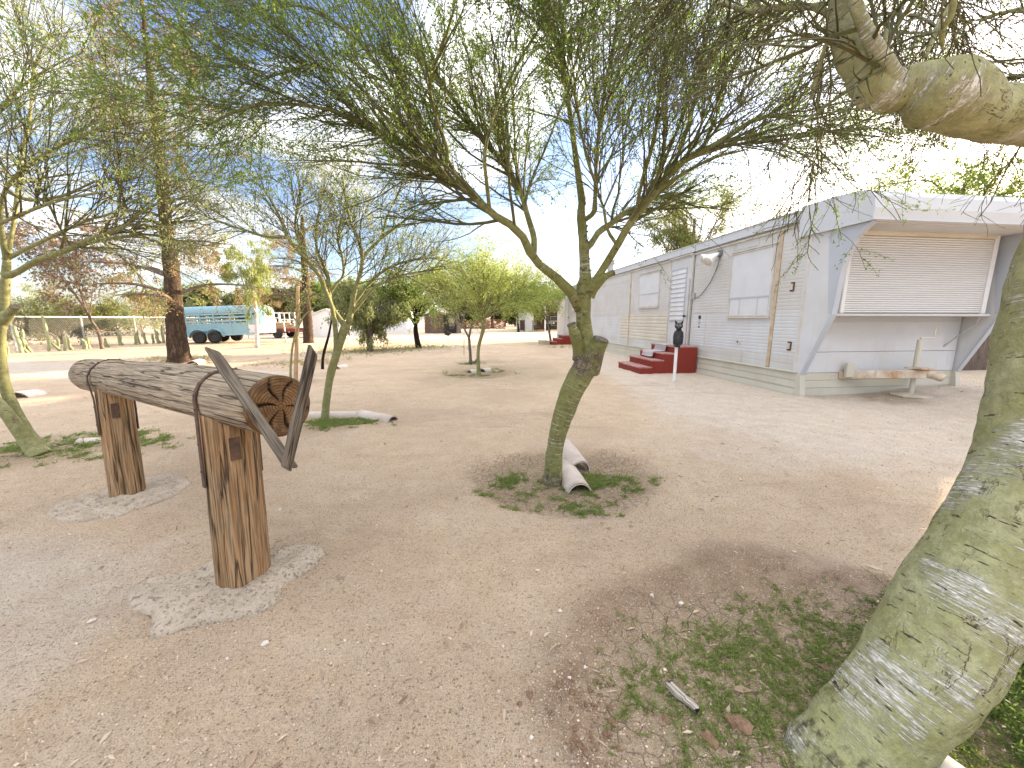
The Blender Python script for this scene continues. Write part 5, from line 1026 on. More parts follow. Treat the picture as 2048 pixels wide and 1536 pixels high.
# desert scrub beyond the chain link fence
scr = [(35, 690, 2.1, 1.8, 'leaf_grey', 'grey green desert bush beyond the first fence post'), (125, 688, 3.0, 2.2, 'leaf_olive', 'yellow brown desert bush behind the tall cactus'), (165, 690, 2.3, 1.7, 'leaf_olive', 'dense olive bush behind the bare seed tree'), (60, 672, 4.4, 3.6, 'leaf_grey', 'wide pale mesquite in the desert beyond the fence'),
       (235, 672, 2.6, 2.6, 'leaf_olive', 'low desert bush behind the middle of the fence'), (285, 675, 3.1, 2.6, 'leaf_grey', 'feathery grey bush beyond the fence near the conifer'), (-60, 680, 3.4, 2.6, 'leaf_olive', 'olive bush by the left end of the fence'), (330, 668, 3.2, 3.0, 'leaf_olive', 'desert bush between the conifer and the horse trailer'), (175, 664, 3.0, 4.2, 'leaf_grey', 'far line of mesquite beyond the fence')]
for i, (u, v, h, rx, mat, lab) in enumerate(scr):
    b = np.append(G(u, v)[:2], 0); b[2] = float(gz(b[0], b[1]))
    bgtree('desert_shrub', lab, 'shrub', b, h, (rx, rx*.8, h*.45), h*.55, .07, M['grey_bark'], M[mat], 130+i, 5000, (.07, .16), 9, 60, 380, (0, 0), .2, .1, M['grey_bark'], 'desert scrub beyond the fence', .26, .10, .1, None, .1)
# ================================================================ SMALL THINGS IN THE YARD
def halfpipe(label, a, b, r, roll=0., th=.014, lift=0., mat=None, arc=165, group=None, name='edging_tile'):
    a, b = np.asarray(a, float), np.asarray(b, float); ax = nrm(b-a); L = np.linalg.norm(b-a); sd = nrm(np.cross(ax, [0, 0, 1.])); up = np.cross(sd, ax)
    n = 18; m = 8; h = radians(arc)/2; V = []
    for k in range(m):
        f = k/(m-1); c = a+ax*L*f+np.array([0, 0, lift])
        for rr in (r*(1-.06*f), r*(1-.06*f)-th):
            for i in range(n):
                t_ = -h+2*h*i/(n-1)+roll; q = c+sd*sin(t_)*rr+up*(cos(t_)*rr-cos(h)*r); e = .0025*vn(q*25, 3); V.append(q+up*e)
    V = np.array(V); I = np.arange(m*2*n).reshape(m, 2, n); Q = []
    for k in range(m-1):
        for i in range(n-1):
            Q.append((I[k, 0, i], I[k, 0, i+1], I[k+1, 0, i+1], I[k+1, 0, i])); Q.append((I[k, 1, i], I[k+1, 1, i], I[k+1, 1, i+1], I[k, 1, i+1]))
        for e in (0, n-1): Q.append((I[k, 0, e], I[k+1, 0, e], I[k+1, 1, e], I[k, 1, e]))
    for k in (0, m-1):
        for i in range(n-1): Q.append((I[k, 0, i], I[k, 1, i], I[k, 1, i+1], I[k, 0, i+1]))
    mb = MB(); mb.add(V, Q); solo(name, mb, mat or M['tile'], label, 'tile', tuple((a+b)/2), group, True)
halfpipe('half round clay tile whose open end lies in the weeds at the green trunk', GP(1128, 938, -.02), GP(1160, 985, -.03), .105, .12, .013, .02)
halfpipe('half round pale tile leaning behind the green trunk with the stubs', GP(1122, 905, .05), GP(1160, 944, -.01), .105, -.25, .013, .03)
halfpipe('long pale half round tile left of the slender palo verde', GP(596, 834, -.02), GP(646, 832, -.02), .10, 0, .012, 0)
halfpipe('pale half round tile touching the slender palo verde', GP(658, 833, -.02), GP(720, 832, -.02), .10, .1, .012, 0)
halfpipe('half round tile with open end right of the slender palo verde', GP(722, 832, -.02), GP(786, 842, -.03), .105, .1, .013, .01)
halfpipe('smooth pale tile in the weeds by the forked trunk at the log horse', GP(158, 886, -.03), GP(222, 882, -.03), .09, 0, .012, 0)
halfpipe('white tile on one side of the young umbrella palo verde', GP(938, 746, -.03), GP(952, 744, -.03), .10, 0, .012, .02, M['stone'])
halfpipe('white tile on the road side of the young umbrella palo verde', GP(964, 744, -.03), GP(977, 741, -.03), .11, 0, .012, .02, M['stone'])
halfpipe('white tile at the foot of the thin forked sapling', GP(944, 722, -.03), GP(951, 726, -.03), .13, 0, .012, .03, M['stone'])
halfpipe('pale tile lying beside the thick brown conifer trunk', GP(384, 731, -.03), GP(402, 726, -.03), .16, .2, .014, .02)
halfpipe('white tile lying by the curved dark stick', GP(672, 738, -.03), GP(692, 733, -.03), .12, 0, .012, 0, M['stone'])
halfpipe('white tile at the foot of the staked sapling', GP(590, 776, -.03), GP(606, 770, -.02), .11, 0, .012, 0, M['stone'])
halfpipe('flat white tile in the dirt left of the log horse', GP(30, 797, -.06), GP(72, 789, -.06), .20, 0, .015, -.01, M['stone'])
halfpipe('white tile half hidden behind the thick scratched trunk', GP(1868, 1540, -.01), GP(1960, 1600, -.01), .07, 0, .012, .0, M['stone'])
# ---- staked sapling and dead sticks -----------------------------------------------------------------------------------------------
def stick(name, label, cat, pts, mat, S=14, K=8, off=0):
    P, R = limbpx(pts, S); mb = MB(); mb.tube(P, R, K, True, bark_bump(.003, 30, 5)); b = P[0]; solo(name, mb, mat, label, cat, tuple(b), None, True)
b0 = GP(592, 768)
stick('wooden_stake', 'tall thin brown stake holding up the sapling behind the log horse', 'stake', [(591, 775, 7.45, 9), (593, 700, 7.45, 8.5), (595, 640, 7.45, 8), (596, 572, 7.45, 7)], M['lumber'])
traced_tree('sapling_tree', 'thin green sapling with bent stem tied to the brown stake', GP(582, 768), [[(582, 772, 7.4, 6), (581, 740, 7.4, 5), (584, 700, 7.4, 5), (590, 672, 7.4, 5), (598, 650, 7.4, 5)]],
            [[(598, 650, 7.4, 4), (588, 635, 7.4, 3), (582, 620, 7.4, 2.5), (585, 590, 7.4, 2)], [(598, 650, 7.4, 4), (612, 628, 7.35, 3), (640, 608, 7.3, 2.5), (662, 594, 7.25, 1.5)], [(598, 650, 7.4, 3), (600, 620, 7.5, 2.5), (592, 590, 7.5, 2), (600, 555, 7.5, 1.5)]],
            M['pv_bark_pale'], M['pv_twig'], M['pv_leaf_warm'], 81, (30, (.2, .5), (20, 50)), (160, (.1, .25), (20, 50)), 900, (.015, .03), K=8, sides=6, trunkS=14, bumpamp=.001)
stick('dead_stick', 'dark curved stick standing in the dirt by a white tile', 'stick', [(645, 740, 9.6, 7), (646, 715, 9.6, 6), (652, 690, 9.6, 6), (658, 668, 9.6, 5), (663, 640, 9.6, 4)], M['dark_bark'])
stick('wooden_bar', 'pale pole lashed across the bare seed tree trunk', 'pole', [(177, 661, 16.25, 2.4), (205, 663, 16.25, 2.4), (227, 665, 16.25, 2.4)], M['lumber'], 4, 6)
stick('thin_stake', 'thin pale wire stake near the forked sapling', 'stake', [(928, 711, 13.3, 1.6), (928, 690, 13.3, 1.6), (928, 666, 13.3, 1.6)], M['wire'], 4, 5)
def ornament():
    b = GP(896, 686); t = thing('garden_ornament', 'small black bird ornament on a thin rod in the back yard', 'ornament', tuple(b)); h = .42
    mb = MB(); mb.cyl(b-[0, 0, .05], b+[0, 0, h], .012, 6); wpart('rod', mb, M['black'], t)
    o = b+np.array([0, 0, h]); mb = MB(); mb.tube([o+[-.20, 0, .10], o+[-.1, 0, .03], o+[.04, 0, .02], o+[.13, 0, .10], o+[.2, 0, .12]], [.01, .05, .075, .05, .006], 10); bd = wpart('body', mb, M['black'], t, True)
    for s in (-1, 1):
        mb = MB(); mb.add([o+[0, .05*s, .04], o+[-.12, .06*s, .10], o+[-.02, .10*s, .28], o+[.10, .05*s, .06]], [(0, 1, 2, 3)]); w = wpart('wing', mb, M['black'], bd); m = w.modifiers.new('t', 'SOLIDIFY'); m.thickness = .012
ornament()
# bleached stick of wood in the weeds
def bleached():
    a, b = GP(1338, 1372, .012), GP(1392, 1428, .016); ax = nrm(b-a); L = np.linalg.norm(b-a); mb = MB(); P = resample(np.array([a, a+ax*L*.35+[0, 0, .004], a+ax*L*.7, b]), 22)
    rng = np.random.default_rng(4)
    def bp(th, L_, p): return .003*vn(p*120, 2)-.006*np.exp(-((np.angle(np.exp(1j*(th-1.4)))/.3)**2))*(L_ > .06)
    sd = nrm(np.cross(ax, [0, 0, 1.])); up = np.cross(sd, ax); V = []; tcs = []; S = 30; K = 12
    for k in range(S):
        f = k/(S-1); c = P[0]+(P[-1]-P[0])*f+sd*.004*sin(f*5)
        for q in range(K):
            t_ = 2*pi*q/K; w_ = (.0185-.006*abs(f-.45))*(1+.18*vn(np.array([f*7, cos(t_)*2, sin(t_)*2]), 5)); h_ = .0085*(1+.25*vn(np.array([f*14, cos(t_)*3, 4.]), 6))
            if f > .62 and abs(q-3) < 1.5: h_ *= .15
            e = (.012*vn(np.array([q*1.7, 3., f]), 9) if k in (0, S-1) else 0); V.append(c+sd*cos(t_)*w_+up*sin(t_)*h_+ax*e); tcs.append((cos(t_)*.015, sin(t_)*.015, f*L))
    I = np.arange(S*K).reshape(S, K); nx = np.roll(I, -1, 1); mb.add(V, np.stack([I[:-1], nx[:-1], nx[1:], I[1:]], -1).reshape(-1, 4), N=[list(I[0][::-1]), list(I[-1])], tc=tcs); solo('driftwood_piece', mb, M['bleached'], 'bleached split piece of wood lying in the weeds', 'wood', tuple((a+b)/2), None, True)
bleached()
# countable pale stones and soil clods
def rock(c, r, rng, flat=.6):
    n, m = 12, 8; th = np.arange(n)*2*pi/n; ph = np.linspace(.15, pi-.15, m); s = rng.uniform(.7, 1.3, 3); V = np.array([[sin(p)*cos(a)*s[0], sin(p)*sin(a)*s[1], cos(p)*flat] for p in ph for a in th]); o_ = rng.uniform(0, 50); V *= (1+.45*vn(V*1.5+o_, 7)+.34*vn(V*3.6+o_, 8))[:, None]
    a = rng.uniform(0, 6); R_ = np.array([[cos(a), -sin(a), 0], [sin(a), cos(a), 0], [0, 0, 1]]); V = V@R_.T*r+c; I = np.arange(n*m).reshape(m, n); nx = np.roll(I, -1, 1); mb = MB(); mb.add(V, np.stack([I[:-1], I[1:], nx[1:], nx[:-1]], -1).reshape(-1, 4), N=[list(I[0]), list(I[-1][::-1])]); return mb
rng = np.random.default_rng(9)
for u, v, r, lb_ in ((185, 1243, .012, 'flat pale stone left of the broken concrete footing'), (530, 1288, .010, 'bright white stone just below the edge of the broken concrete footing'), (1140, 1357, .009, 'white pebble beside the top of the turned dark clods'), (1305, 1193, .010, 'pale stone on the far rim of the weed patch'), (1362, 1207, .010, 'second pale stone inside the far rim of the weed patch'), (1120, 1222, .008, 'small pale stone on bare dirt outside the weed patch corner'),
        (1075, 1141, .009, 'pale stone midway between the broken footing and the weed patch'), (690, 1283, .007, 'tiny pale stone right of the broken footing'), (745, 1130, .006, 'tiny pale stone on open dirt beyond the broken footing'), (1170, 1335, .006, 'tiny pale stone behind the turned dark clods'), (650, 1300, .006, 'tiny stone next to the bright white stone by the footing'), (455, 1318, .006, 'tiny pale stone below the tip of the broken footing'),
        (1063, 1475, .006, 'tiny pale stone on bare dirt facing the turned clods'), (1240, 1080, .008, 'small pale stone between the cracked basin and the weed patch'), (1590, 1105, .009, 'small pale stone on gravel behind the weed patch'), (1480, 960, .012, 'pale stone on gravel right of the cracked basin'), (835, 1050, .008, 'pale stone left of the cracked basin'), (560, 1020, .01, 'pale stone on the dirt right of the front post of the log horse')):
    c = GP(u, v, r*.3); solo('pale_stone', rock(c, r, rng), M['stone'], lb_, 'stone', tuple(c), 'pale stones on the dirt', True)
for k in range(46):
    u = rng.normal(1178, 34); v = rng.uniform(1345, 1510)+rng.normal()*8; r = rng.uniform(.003, .011); c = GP(u, v, r*.3); solo('soil_clod', rock(c, r, rng, .8), M['soil'], 'dark reddish clod in the freshly turned soil by the weeds', 'clod', tuple(c), 'clods of turned soil')
for u, v, r, lb_ in ((1060, 1390, .018, 'larger dried mud lump on bare dirt beside the turned clods'), (1040, 1410, .012, 'smaller dried mud lump on bare dirt beside the turned clods'), (1480, 1450, .03, 'largest crusted mud lump between the bleached wood and the thick trunk'), (1420, 1480, .024, 'crusted mud lump below the bleached wood'), (1330, 1440, .016, 'small mud lump beside the end of the bleached wood')):
    c = GP(u, v, r*.05); solo('dirt_lump', rock(c, r, rng, .5), M['soil'], lb_, 'lump', tuple(c), 'dried mud lumps')
# ---- pebbles, litter, weeds: nobody could count them ---------------------------------------------------------------------------------
def pebbles():
    rng = np.random.default_rng(12); n = 44000
    y = .62*np.exp(rng.random(n)*math.log(7.5/.62)); x = rng.uniform(-1.5, 1.6, n)*(y+.25); ok = (patch(x, y) > .7)|(rng.random(n) < .5); x, y = x[ok], y[ok]; n = len(x)
    r = rng.uniform(.0011, .0032, n)*(1+.22*y)*np.where(rng.random(n) < .04, 1.9, 1); z = gz(x, y)+r*.25
    c = np.stack([x, y, z], -1); a = rng.uniform(0, 2*pi, n); e1 = np.stack([np.cos(a), np.sin(a), rng.normal(size=n)*.3], -1); e2 = np.stack([-np.sin(a), np.cos(a), rng.normal(size=n)*.3], -1); e3 = nrm(np.cross(e1, e2))
    s1, s2, s3 = (rng.uniform(.7, 1.4, n)*r)[:, None], (rng.uniform(.6, 1.1, n)*r)[:, None], (rng.uniform(.45, .9, n)*r)[:, None]
    V = np.stack([c+e1*s1, c-e1*s1, c+e2*s2, c-e2*s2, c+e3*s3, c-e3*s3], 1).reshape(-1, 3); T = np.array([(0, 2, 4), (2, 1, 4), (1, 3, 4), (3, 0, 4), (2, 0, 5), (1, 2, 5), (3, 1, 5), (0, 3, 5)])
    mb = MB(); mb.add(V, T=(np.arange(n)[:, None, None]*6+T).reshape(-1, 3), rnd=np.repeat(np.clip(rng.normal(.45, .25, n), 0, 1), 6)); tag(obj('gravel', mb, M['pebble']), 'fine loose gravel scattered over the bare dirt', 'gravel', kind='stuff')
pebbles()
def litter():
    rng = np.random.default_rng(13); n = 2600; y = .62*np.exp(rng.random(n)*math.log(7/.62)); x = rng.uniform(-1.4, 1.6, n)*(y+.25)
    keep = rng.random(n) < .35+.65*np.exp(-np.maximum(np.minimum(patch(x, y)-.9, basin(x, y)-.9), 0)*2); x, y = x[keep], y[keep]; n = len(x)
    L = rng.uniform(.006, .022, n)*(1+.12*y); big = rng.random(n) < .05; L[big] *= 1.6; a = rng.uniform(0, 2*pi, n); d = np.stack([np.cos(a), np.sin(a), rng.normal(size=n)*.12], -1); s = np.stack([-np.sin(a), np.cos(a), rng.normal(size=n)*.4], -1)
    w = L*rng.choice([.07, .1, .28], n); c = np.stack([x, y, gz(x, y)+.004+w*.3], -1); V = np.stack([c-d*L[:, None], c+s*w[:, None]+[0, 0, .002], c+d*L[:, None], c-s*w[:, None]+[0, 0, .003]], 1)
    mb = MB(); mb.add(V.reshape(-1, 3), np.arange(4*n).reshape(-1, 4), rnd=np.repeat(rng.random(n), 4)); tag(obj('leaf_litter', mb, M['litter']), 'dry leaf bits and twigs littering the dirt', 'litter', kind='stuff')
litter()
def weeds(name, label, xy, Ls, nst, nlf, lsize, mat, seed, upb=.5, asp=.24, droop=.8):
    rng = np.random.default_rng(seed); n = len(xy); i = rng.integers(0, n, nst); b = np.stack([xy[i, 0], xy[i, 1], gz(xy[i, 0], xy[i, 1])-.002], -1)+rng.normal(size=(nst, 3))*[.006, .006, 0]
    a = rng.uniform(0, 2*pi, nst); d = nrm(np.stack([np.cos(a), np.sin(a), rng.uniform(.1, 1.4, nst)*upb], -1)); L = rng.uniform(*Ls, nst)*(.6+.8*hsh(i, i*0, i*0, seed)); P = [b]; p = b
    for k in range(3): d = nrm(d+np.array([0, 0, -droop*.3])*k*.5+rng.normal(size=(nst, 3))*.12); p = p+d*(L/3)[:, None]; P.append(p)
    P = np.stack(P, 1); P[:, 1:, 2] = np.maximum(P[:, 1:, 2], gz(P[:, 1:, 0], P[:, 1:, 1])+.004); mb = MB(); mb.tubes(P, np.full((nst, 4), 1.)*np.linspace(.0011, .0005, 4), 3, rng.random(nst)*.8)
    leaves(mb, P, nlf, lsize, rng, .003, asp, -.15, .15, False, .5); tag(obj(name, mb, mat), label, 'weeds', kind='stuff')
def sample(cond, box, n, seed):
    rng = np.random.default_rng(seed); x = rng.uniform(box[0], box[1], n); y = rng.uniform(box[2], box[3], n); k = rng.random(n) < cond(x, y); return np.stack([x[k], y[k]], -1)
cl = lambda x, y, s, a, b, sd: sst(a, b, vn2(x, y, s, sd)+.5*vn2(x, y, s*2.3, sd+1))
weeds('weeds', 'low feathery green weeds in the soil patch beside the thick trunk', sample(lambda x, y: (1-sst(.45, 1.0, patch(x, y)))*(.22+.78*cl(x, y, 4.5, -.25, .45, 61)), (.2, 2.2, .45, 1.8), 9000, 1), (.012, .038), 6000, 72000, (.0042, .0105), M['weed'], 201)
weeds('weeds', 'lush green weeds filling the corner behind the thick trunk', sample(lambda x, y: sst(-.1, .25, x-1.42-.25*(y-.9))*(1-sst(.55, 1.1, np.hypot((x-1.75)/.8, (y-1.02)/.55))), (1.2, 2.7, .5, 1.7), 3200, 2), (.06, .15), 2600, 22000, (.008, .018), M['weed_lush'], 202, 1.1)
weeds('weeds', 'green weeds growing round the foot of the trunk with stubs', sample(lambda x, y: (1-sst(.0, 1.15, np.hypot((x-.40)/.74, (y-2.72)/.46)))**1.3*(.04+.96*cl(x, y, 4.2, -.1, .6, 63)), (-.5, 1.3, 2.1, 3.4), 6000, 3), (.02, .065), 3600, 26000, (.006, .013), M['weed'], 203)
weeds('weeds', 'weeds under the slender palo verde and its row of tiles', sample(lambda x, y: (1-sst(.0, 1.2, np.hypot((x+2.2)/.9, (y-4.45)/.35)))*(.1+.9*cl(x, y, 4, -.1, .5, 65)), (-3.4, -1, 3.9, 5), 2500, 4), (.02, .07), 1700, 9000, (.010, .02), M['weed'], 204)
weeds('weeds', 'bright weeds around the forked trunk left of the log horse', sample(lambda x, y: (1-sst(.0, 1.2, np.hypot((x+4.25)/.9, (y-3.62)/.5)))*(.15+.85*cl(x, y, 3.5, -.1, .5, 66)), (-5.4, -3.0, 3, 4.5), 2500, 5), (.03, .10), 2200, 12000, (.010, .02), M['weed'], 205)
weeds('weeds', 'dusty weeds in the ring of the young umbrella palo verde', sample(lambda x, y: (1-sst(.0, 1.2, np.hypot((x+.82)/1.1, (y-8.95)/.8)))*cl(x, y, 3, -.1, .6, 68)*.8+(1-sst(.2, 1, np.hypot((x+1.2)/.5, (y-11)/.5)))*.5, (-2.2, .4, 8, 12), 1500, 6), (.03, .09), 700, 2600, (.015, .03), M['weed'], 206)
weeds('weeds', 'dry grass tufts along the edge of the shaded yard', sample(lambda x, y: np.exp(-((np.hypot(x+4.1, y-17)/1.3)**2))+np.exp(-((np.hypot(x+5.8, y-15.2)/1.8)**2))+.5*np.exp(-((np.hypot(x-2.2, y-16.5)/.8)**2))+.5*np.exp(-((np.hypot(x+9.9, y-11.2)/.8)**2)), (-12, 3.5, 10, 18.5), 9000, 7), (.06, .20), 1300, 3500, (.03, .06), M['weed'], 207, 1.3)
weeds('weeds', 'thin weeds scattered on the sunlit strip by the drive', sample(lambda x, y: cl(x, y, .5, .2, .8, 67)*np.exp(-(((y-(11.4-.22*(x+8)))/.7)**2)), (-16, -5, 8, 15), 6000, 8), (.04, .12), 2200, 5000, (.02, .045), M['dry_grass'], 208, 1.2)
# ================================================================ CHAIN LINK FENCE AND CACTUS ROW
FA, FB = np.array([-18.6, 4.5, 0.]), np.array([-19.9, 27.5, 0.])
def fence():
    t = thing('chain_link_fence', 'chain link fence with white top rail behind the row of cacti', 'fence', tuple(FA)); d = FB-FA; L = np.linalg.norm(d); d = d/L; H = 1.36
    n = 10
    for k in range(n):
        p = FA+d*L*k/(n-1); p[2] = float(gz(p[0], p[1])); mb = MB(); mb.cyl(p-[0, 0, .1], p+[0, 0, H+.03], .035, 8); po = wpart('post', mb, M['steel'], t)
        mb = MB(); mb.lathe(p+[0, 0, H+.03], [(.042, 0), (.042, .02), (.01, .045)], 8); wpart('post_cap', mb, M['steel'], po)
    for k in range(n-1):
        a, b = FA+d*L*k/(n-1), FA+d*L*(k+1)/(n-1); mb = MB(); mb.cyl(a+[0, 0, H-.02], b+[0, 0, H-.02], .024, 8); wpart('top_rail', mb, M['white_pvc'], t)
    s = np.arange(-H, L, .085); P = []
    for sg in (1, -1):
        a = FA+np.outer(s, d)+np.array([0, 0, .04 if sg > 0 else H-.04]); b = FA+np.outer(s+H-.08, d)+np.array([0, 0, H-.04 if sg > 0 else .04]); P.append(np.stack([a, (a+b)/2, b], 1))
    P = np.concatenate(P); nv = np.cross(d, [0, 0, 1]); P = P+nv*.03; ok = ((P-FA)@d > -.001).all(1)&((P-FA)@d < L).all(1); P = P[ok]; mb = MB(); mb.tubes(P, np.full(P.shape[:2], .0026), 3); wpart('wire_mesh', mb, M['wire'], t)
fence()
def cactus(u, v, vt, stems, seed, label):
    rng = np.random.default_rng(seed); b = GP(u, v); t = thing('cactus', label, 'cactus', tuple(b), 0, 'cacti along the fence'); H = (v-vt)/FPX*depth(b)
    for k in range(stems):
        h = H*(1 if k == 0 else rng.uniform(.35, .8)); a = rng.uniform(0, 2*pi); lean = rng.uniform(.04, .22)*h if stems > 1 else .06*h; o = b+np.array([cos(a), sin(a), 0])*(.0 if k == 0 else .09)
        P = resample(np.array([o-[0, 0, .05], o+np.array([cos(a)*lean, sin(a)*lean, h*.3]), o+np.array([cos(a)*lean*1.2+rng.normal()*.03, sin(a)*lean, h*.65]), o+np.array([cos(a)*lean*1.3+rng.normal()*.04, sin(a)*lean*1.2, h])]), 22); r = rng.uniform(.036, .052)
        R = r*(.85+.22*np.abs(np.sin(np.linspace(0, 8+4*rng.random(), 22)))); R[-3:] *= [.9, .65, .2]; R[:2] *= .8
        mb = MB(); mb.tube(P, R, 14, True, lambda th, L, p: .008*np.cos(th*7)); wpart('stem', mb, M['cactus'], t, True)
cac = [(14, 712, 670, 3, 'bushy cactus cluster at the start of the row by the forked trunk'), (44, 707, 650, 1, 'tall single cactus beside the first fence post'), (66, 705, 658, 2, 'two stemmed cactus with a short arm second along the row'), (97, 703, 651, 1, 'lumpy single cactus column standing alone in the row'),
       (124, 702, 630, 3, 'tallest branching cactus of the row, curving upward'), (147, 699, 671, 2, 'short twin cactus right of the tallest one'), (167, 698, 677, 2, 'low grey cactus under the olive bush'), (180, 697, 672, 1, 'short straight cactus before the seed tree'), (218, 694, 676, 3, 'dark low cactus clump right of the seed tree'), (240, 691, 664, 1, 'slim cactus between two fence posts'),
       (248, 690, 658, 2, 'leaning cactus pair by the middle fence post'), (268, 690, 666, 2, 'pale twin cactus near the third fence post'), (281, 689, 660, 1, 'thin straight cactus near the conifer side'), (296, 688, 663, 2, 'twin cactus below the pale bush'), (307, 687, 668, 1, 'short plain cactus next to the twin one'), (317, 687, 665, 1, 'short rounded cactus close to the conifer trunk'), (327, 686, 650, 4, 'many armed cactus clump touching the conifer trunk in view')]
for i, c in enumerate(cac): cactus(*c[:4], 300+i, c[4])
# ================================================================ BLUE HORSE TRAILER
def arc(c, r, a0, a1, n): return [(c[0]+r*cos(radians(a)), c[1]+r*sin(radians(a))) for a in np.linspace(a0, a1, n)]
def wheel(parent, c, r=.33, w=.2, axis=1, name='wheel'):
    n = 20; mb = MB(); pr = [(r*.62, -w/2), (r*.9, -w/2), (r, -w/3), (r, w/3), (r*.9, w/2), (r*.62, w/2)]
    def ring(pr):
        mb = MB(); V = []
        for rr, y in pr:
            for k in range(n):
                a = 2*pi*k/n; V.append(np.array(c)+np.array([rr*cos(a), y, rr*sin(a)]))
        m = len(pr); I = np.arange(m*n).reshape(m, n); nx = np.roll(I, -1, 1); mb.add(V, np.stack([I[:-1], nx[:-1], nx[1:], I[1:]], -1).reshape(-1, 4)); return mb
    wh = obj(name, ring(pr), M['tyre'], parent, smooth=True); rm = ring([(.02, -w*.38), (r*.5, -w*.30), (r*.62, -w*.48), (r*.63, w*.48), (r*.5, w*.3), (.02, w*.38)]); obj('rim', rm, M['dark_rim'], wh, smooth=False)
def horse_trailer():
    b = GP(414, 687); t = thing('horse_trailer', 'blue two axle horse trailer with open slatted sides and rounded nose', 'horse trailer', tuple(b+[0, .9, 0]), radians(9)); t.rotation_euler = (0, radians(-2.4), radians(9))
    X0, X1, W2 = -1.50, 1.95, .92; zb, zt = .42, 1.52; T = M['teal']
    mb = MB(); mb.box((X0, -W2, zb-.06), (X1+.2, W2, zb)); obj('floor_frame', mb, T, t)
    for s in (-1, 1):
        y = s*W2; o = lambda a, b_: (y-.02*s*0+a, b_)
        mb = MB(); mb.box((X0, y-.018, zb+.001), (X1, y+.018, .98)); lp = obj('side_panel', mb, T, t)
        for x in (X0+.02, X0+.62, X0+1.25, X0+1.9, X0+2.65, X1-.03):
            mb = MB(); mb.box((x-.028, y-.035, zb+.001), (x+.028, y+.035, zt)); bevel(obj('post', mb, T, t), .006)
        for z0, z1 in ((1.06, 1.15), (1.25, 1.34), (1.42, 1.50)):
            mb = MB(); mb.box((X0, y-.015, z0), (X1, y+.022, z1)); obj('slat', mb, M['teal_pale'], t)
        mb = MB(); mb.box((X0, y-.03, .975), (X1, y+.03, 1.0)); obj('side_rail', mb, M['teal_pale'], t)
        # double fender
        yf = y+s*.19
        pf = arc((-.36, .33), .42, 178, 55, 12)+arc((.36, .33), .42, 125, 2, 12); pi_ = [(p+(.0), q-.035) for p, q in pf][::-1]
        mb = MB(); mb.prism(pf+pi_, y+s*.001, yf, 1); obj('fender', mb, M['teal_pale'], t)
        for x in (-.35, .35): wheel(t, (x, y+s*.10, .31), .31)
        mb = MB(); mb.box((X0, y+s*.001, zb-.05), (X1+.3, y+s*.05, zb+.03)); obj('running_rail', mb, M['teal_pale'], t)
    # rounded roof
    pr = [(-W2-.02, zt)]+[(-W2-.02+.28*(1-cos(a)), zt+.36*sin(a)**.9) for a in np.linspace(.15, pi/2, 7)]; pr += [(-p, q) for p, q in pr[::-1]]
    mb = MB(); mb.prism(pr, X0-.03, X1+.001, 0); obj('roof', mb, T, t)
    # tail gate frame
    mb = MB(); mb.box((X0-.02, -W2+.02, zb), (X0+.015, W2-.02, 1.02)); obj('tail_gate', mb, T, t)
    # rounded nose, lofted
    def loft(z0, z1, mat, name, par, grow_=0.0, top=False):
        n = 18; V = []; rows = []
        zs = np.linspace(z0, z1, 4) if not top else zt+.36*np.sin(np.linspace(0, pi/2, 7))
        for z in zs:
            f = 0 if not top else .30*(1-cos(math.asin(min(1, (z-zt)/.36)))); sl = .10*(1.2-z) if z < 1.2 else 0
            for k in range(n+1):
                a = -pi/2+pi*k/n; V.append((X1+(.85-f*1.5-sl+grow_)*cos(a)**.75, (W2-f+grow_)*sin(a), z))
        m = len(zs); I = np.arange(m*(n+1)).reshape(m, n+1); mb = MB(); mb.add(V, np.stack([I[:-1, :-1], I[:-1, 1:], I[1:, 1:], I[1:, :-1]], -1).reshape(-1, 4), N=[list(I[0][::-1]), list(I[-1])]); return obj(name, mb, mat, par, smooth=False)
    ns = loft(zb, zt, T, 'nose', t); loft(zt, zt, T, 'nose_cap', ns, 0, True); loft(zb-.02, .86, M['white_paint'], 'nose_guard', ns, .012)
    mb = MB(); mb.box((X1+.28, -W2-.02, 1.38), (X1+.42, -W2+.35, 1.44)); obj('nose_vent', mb, M['dark_rim'], ns)
    # tongue and jack
    mb = MB()
    for s in (-1, 1): mb.tube([(X1+.2, s*.55, zb-.06), (X1+1.55, 0, zb-.03)], .05, 6)
    tn = obj('tongue', mb, M['dark_rim'], t); mb = MB(); mb.cyl((X1+1.35, 0, -.12), (X1+1.35, 0, .95), .035, 8); mb.box((X1+1.22, -.12, -.14), (X1+1.48, .12, -.12)); obj('jack', mb, M['steel'], tn)
horse_trailer()
# ================================================================ WHITE CORRAL, FLATBED, SHEDS AT THE BACK
def corral(label, a, b, H, rails, mat='white_paint', bars=0, r=.03):
    a, b = np.asarray(a, float), np.asarray(b, float); a = gp(a[0], a[1]); b = gp(b[0], b[1]); t = thing('corral_panel', label, 'fence panel', tuple(a), 0, None)
    for p in (a, b): mb = MB(); mb.cyl(p-[0, 0, .1], p+[0, 0, H], r*1.6, 8); wpart('post', mb, M[mat], t)
    for k in range(rails): z = .25+(H-.3)*k/(rails-1); mb = MB(); mb.cyl(a+[0, 0, z], b+[0, 0, z], r, 6); wpart('rail', mb, M[mat], t)
    for k in range(bars): p = a+(b-a)*(k+1)/(bars+1); mb = MB(); mb.cyl(p+[0, 0, .25], p+[0, 0, H-.05], r*.9, 6); wpart('brace', mb, M[mat], t)
def gx(u, Y): p = At(u, 668, Y); return (p[0], Y)
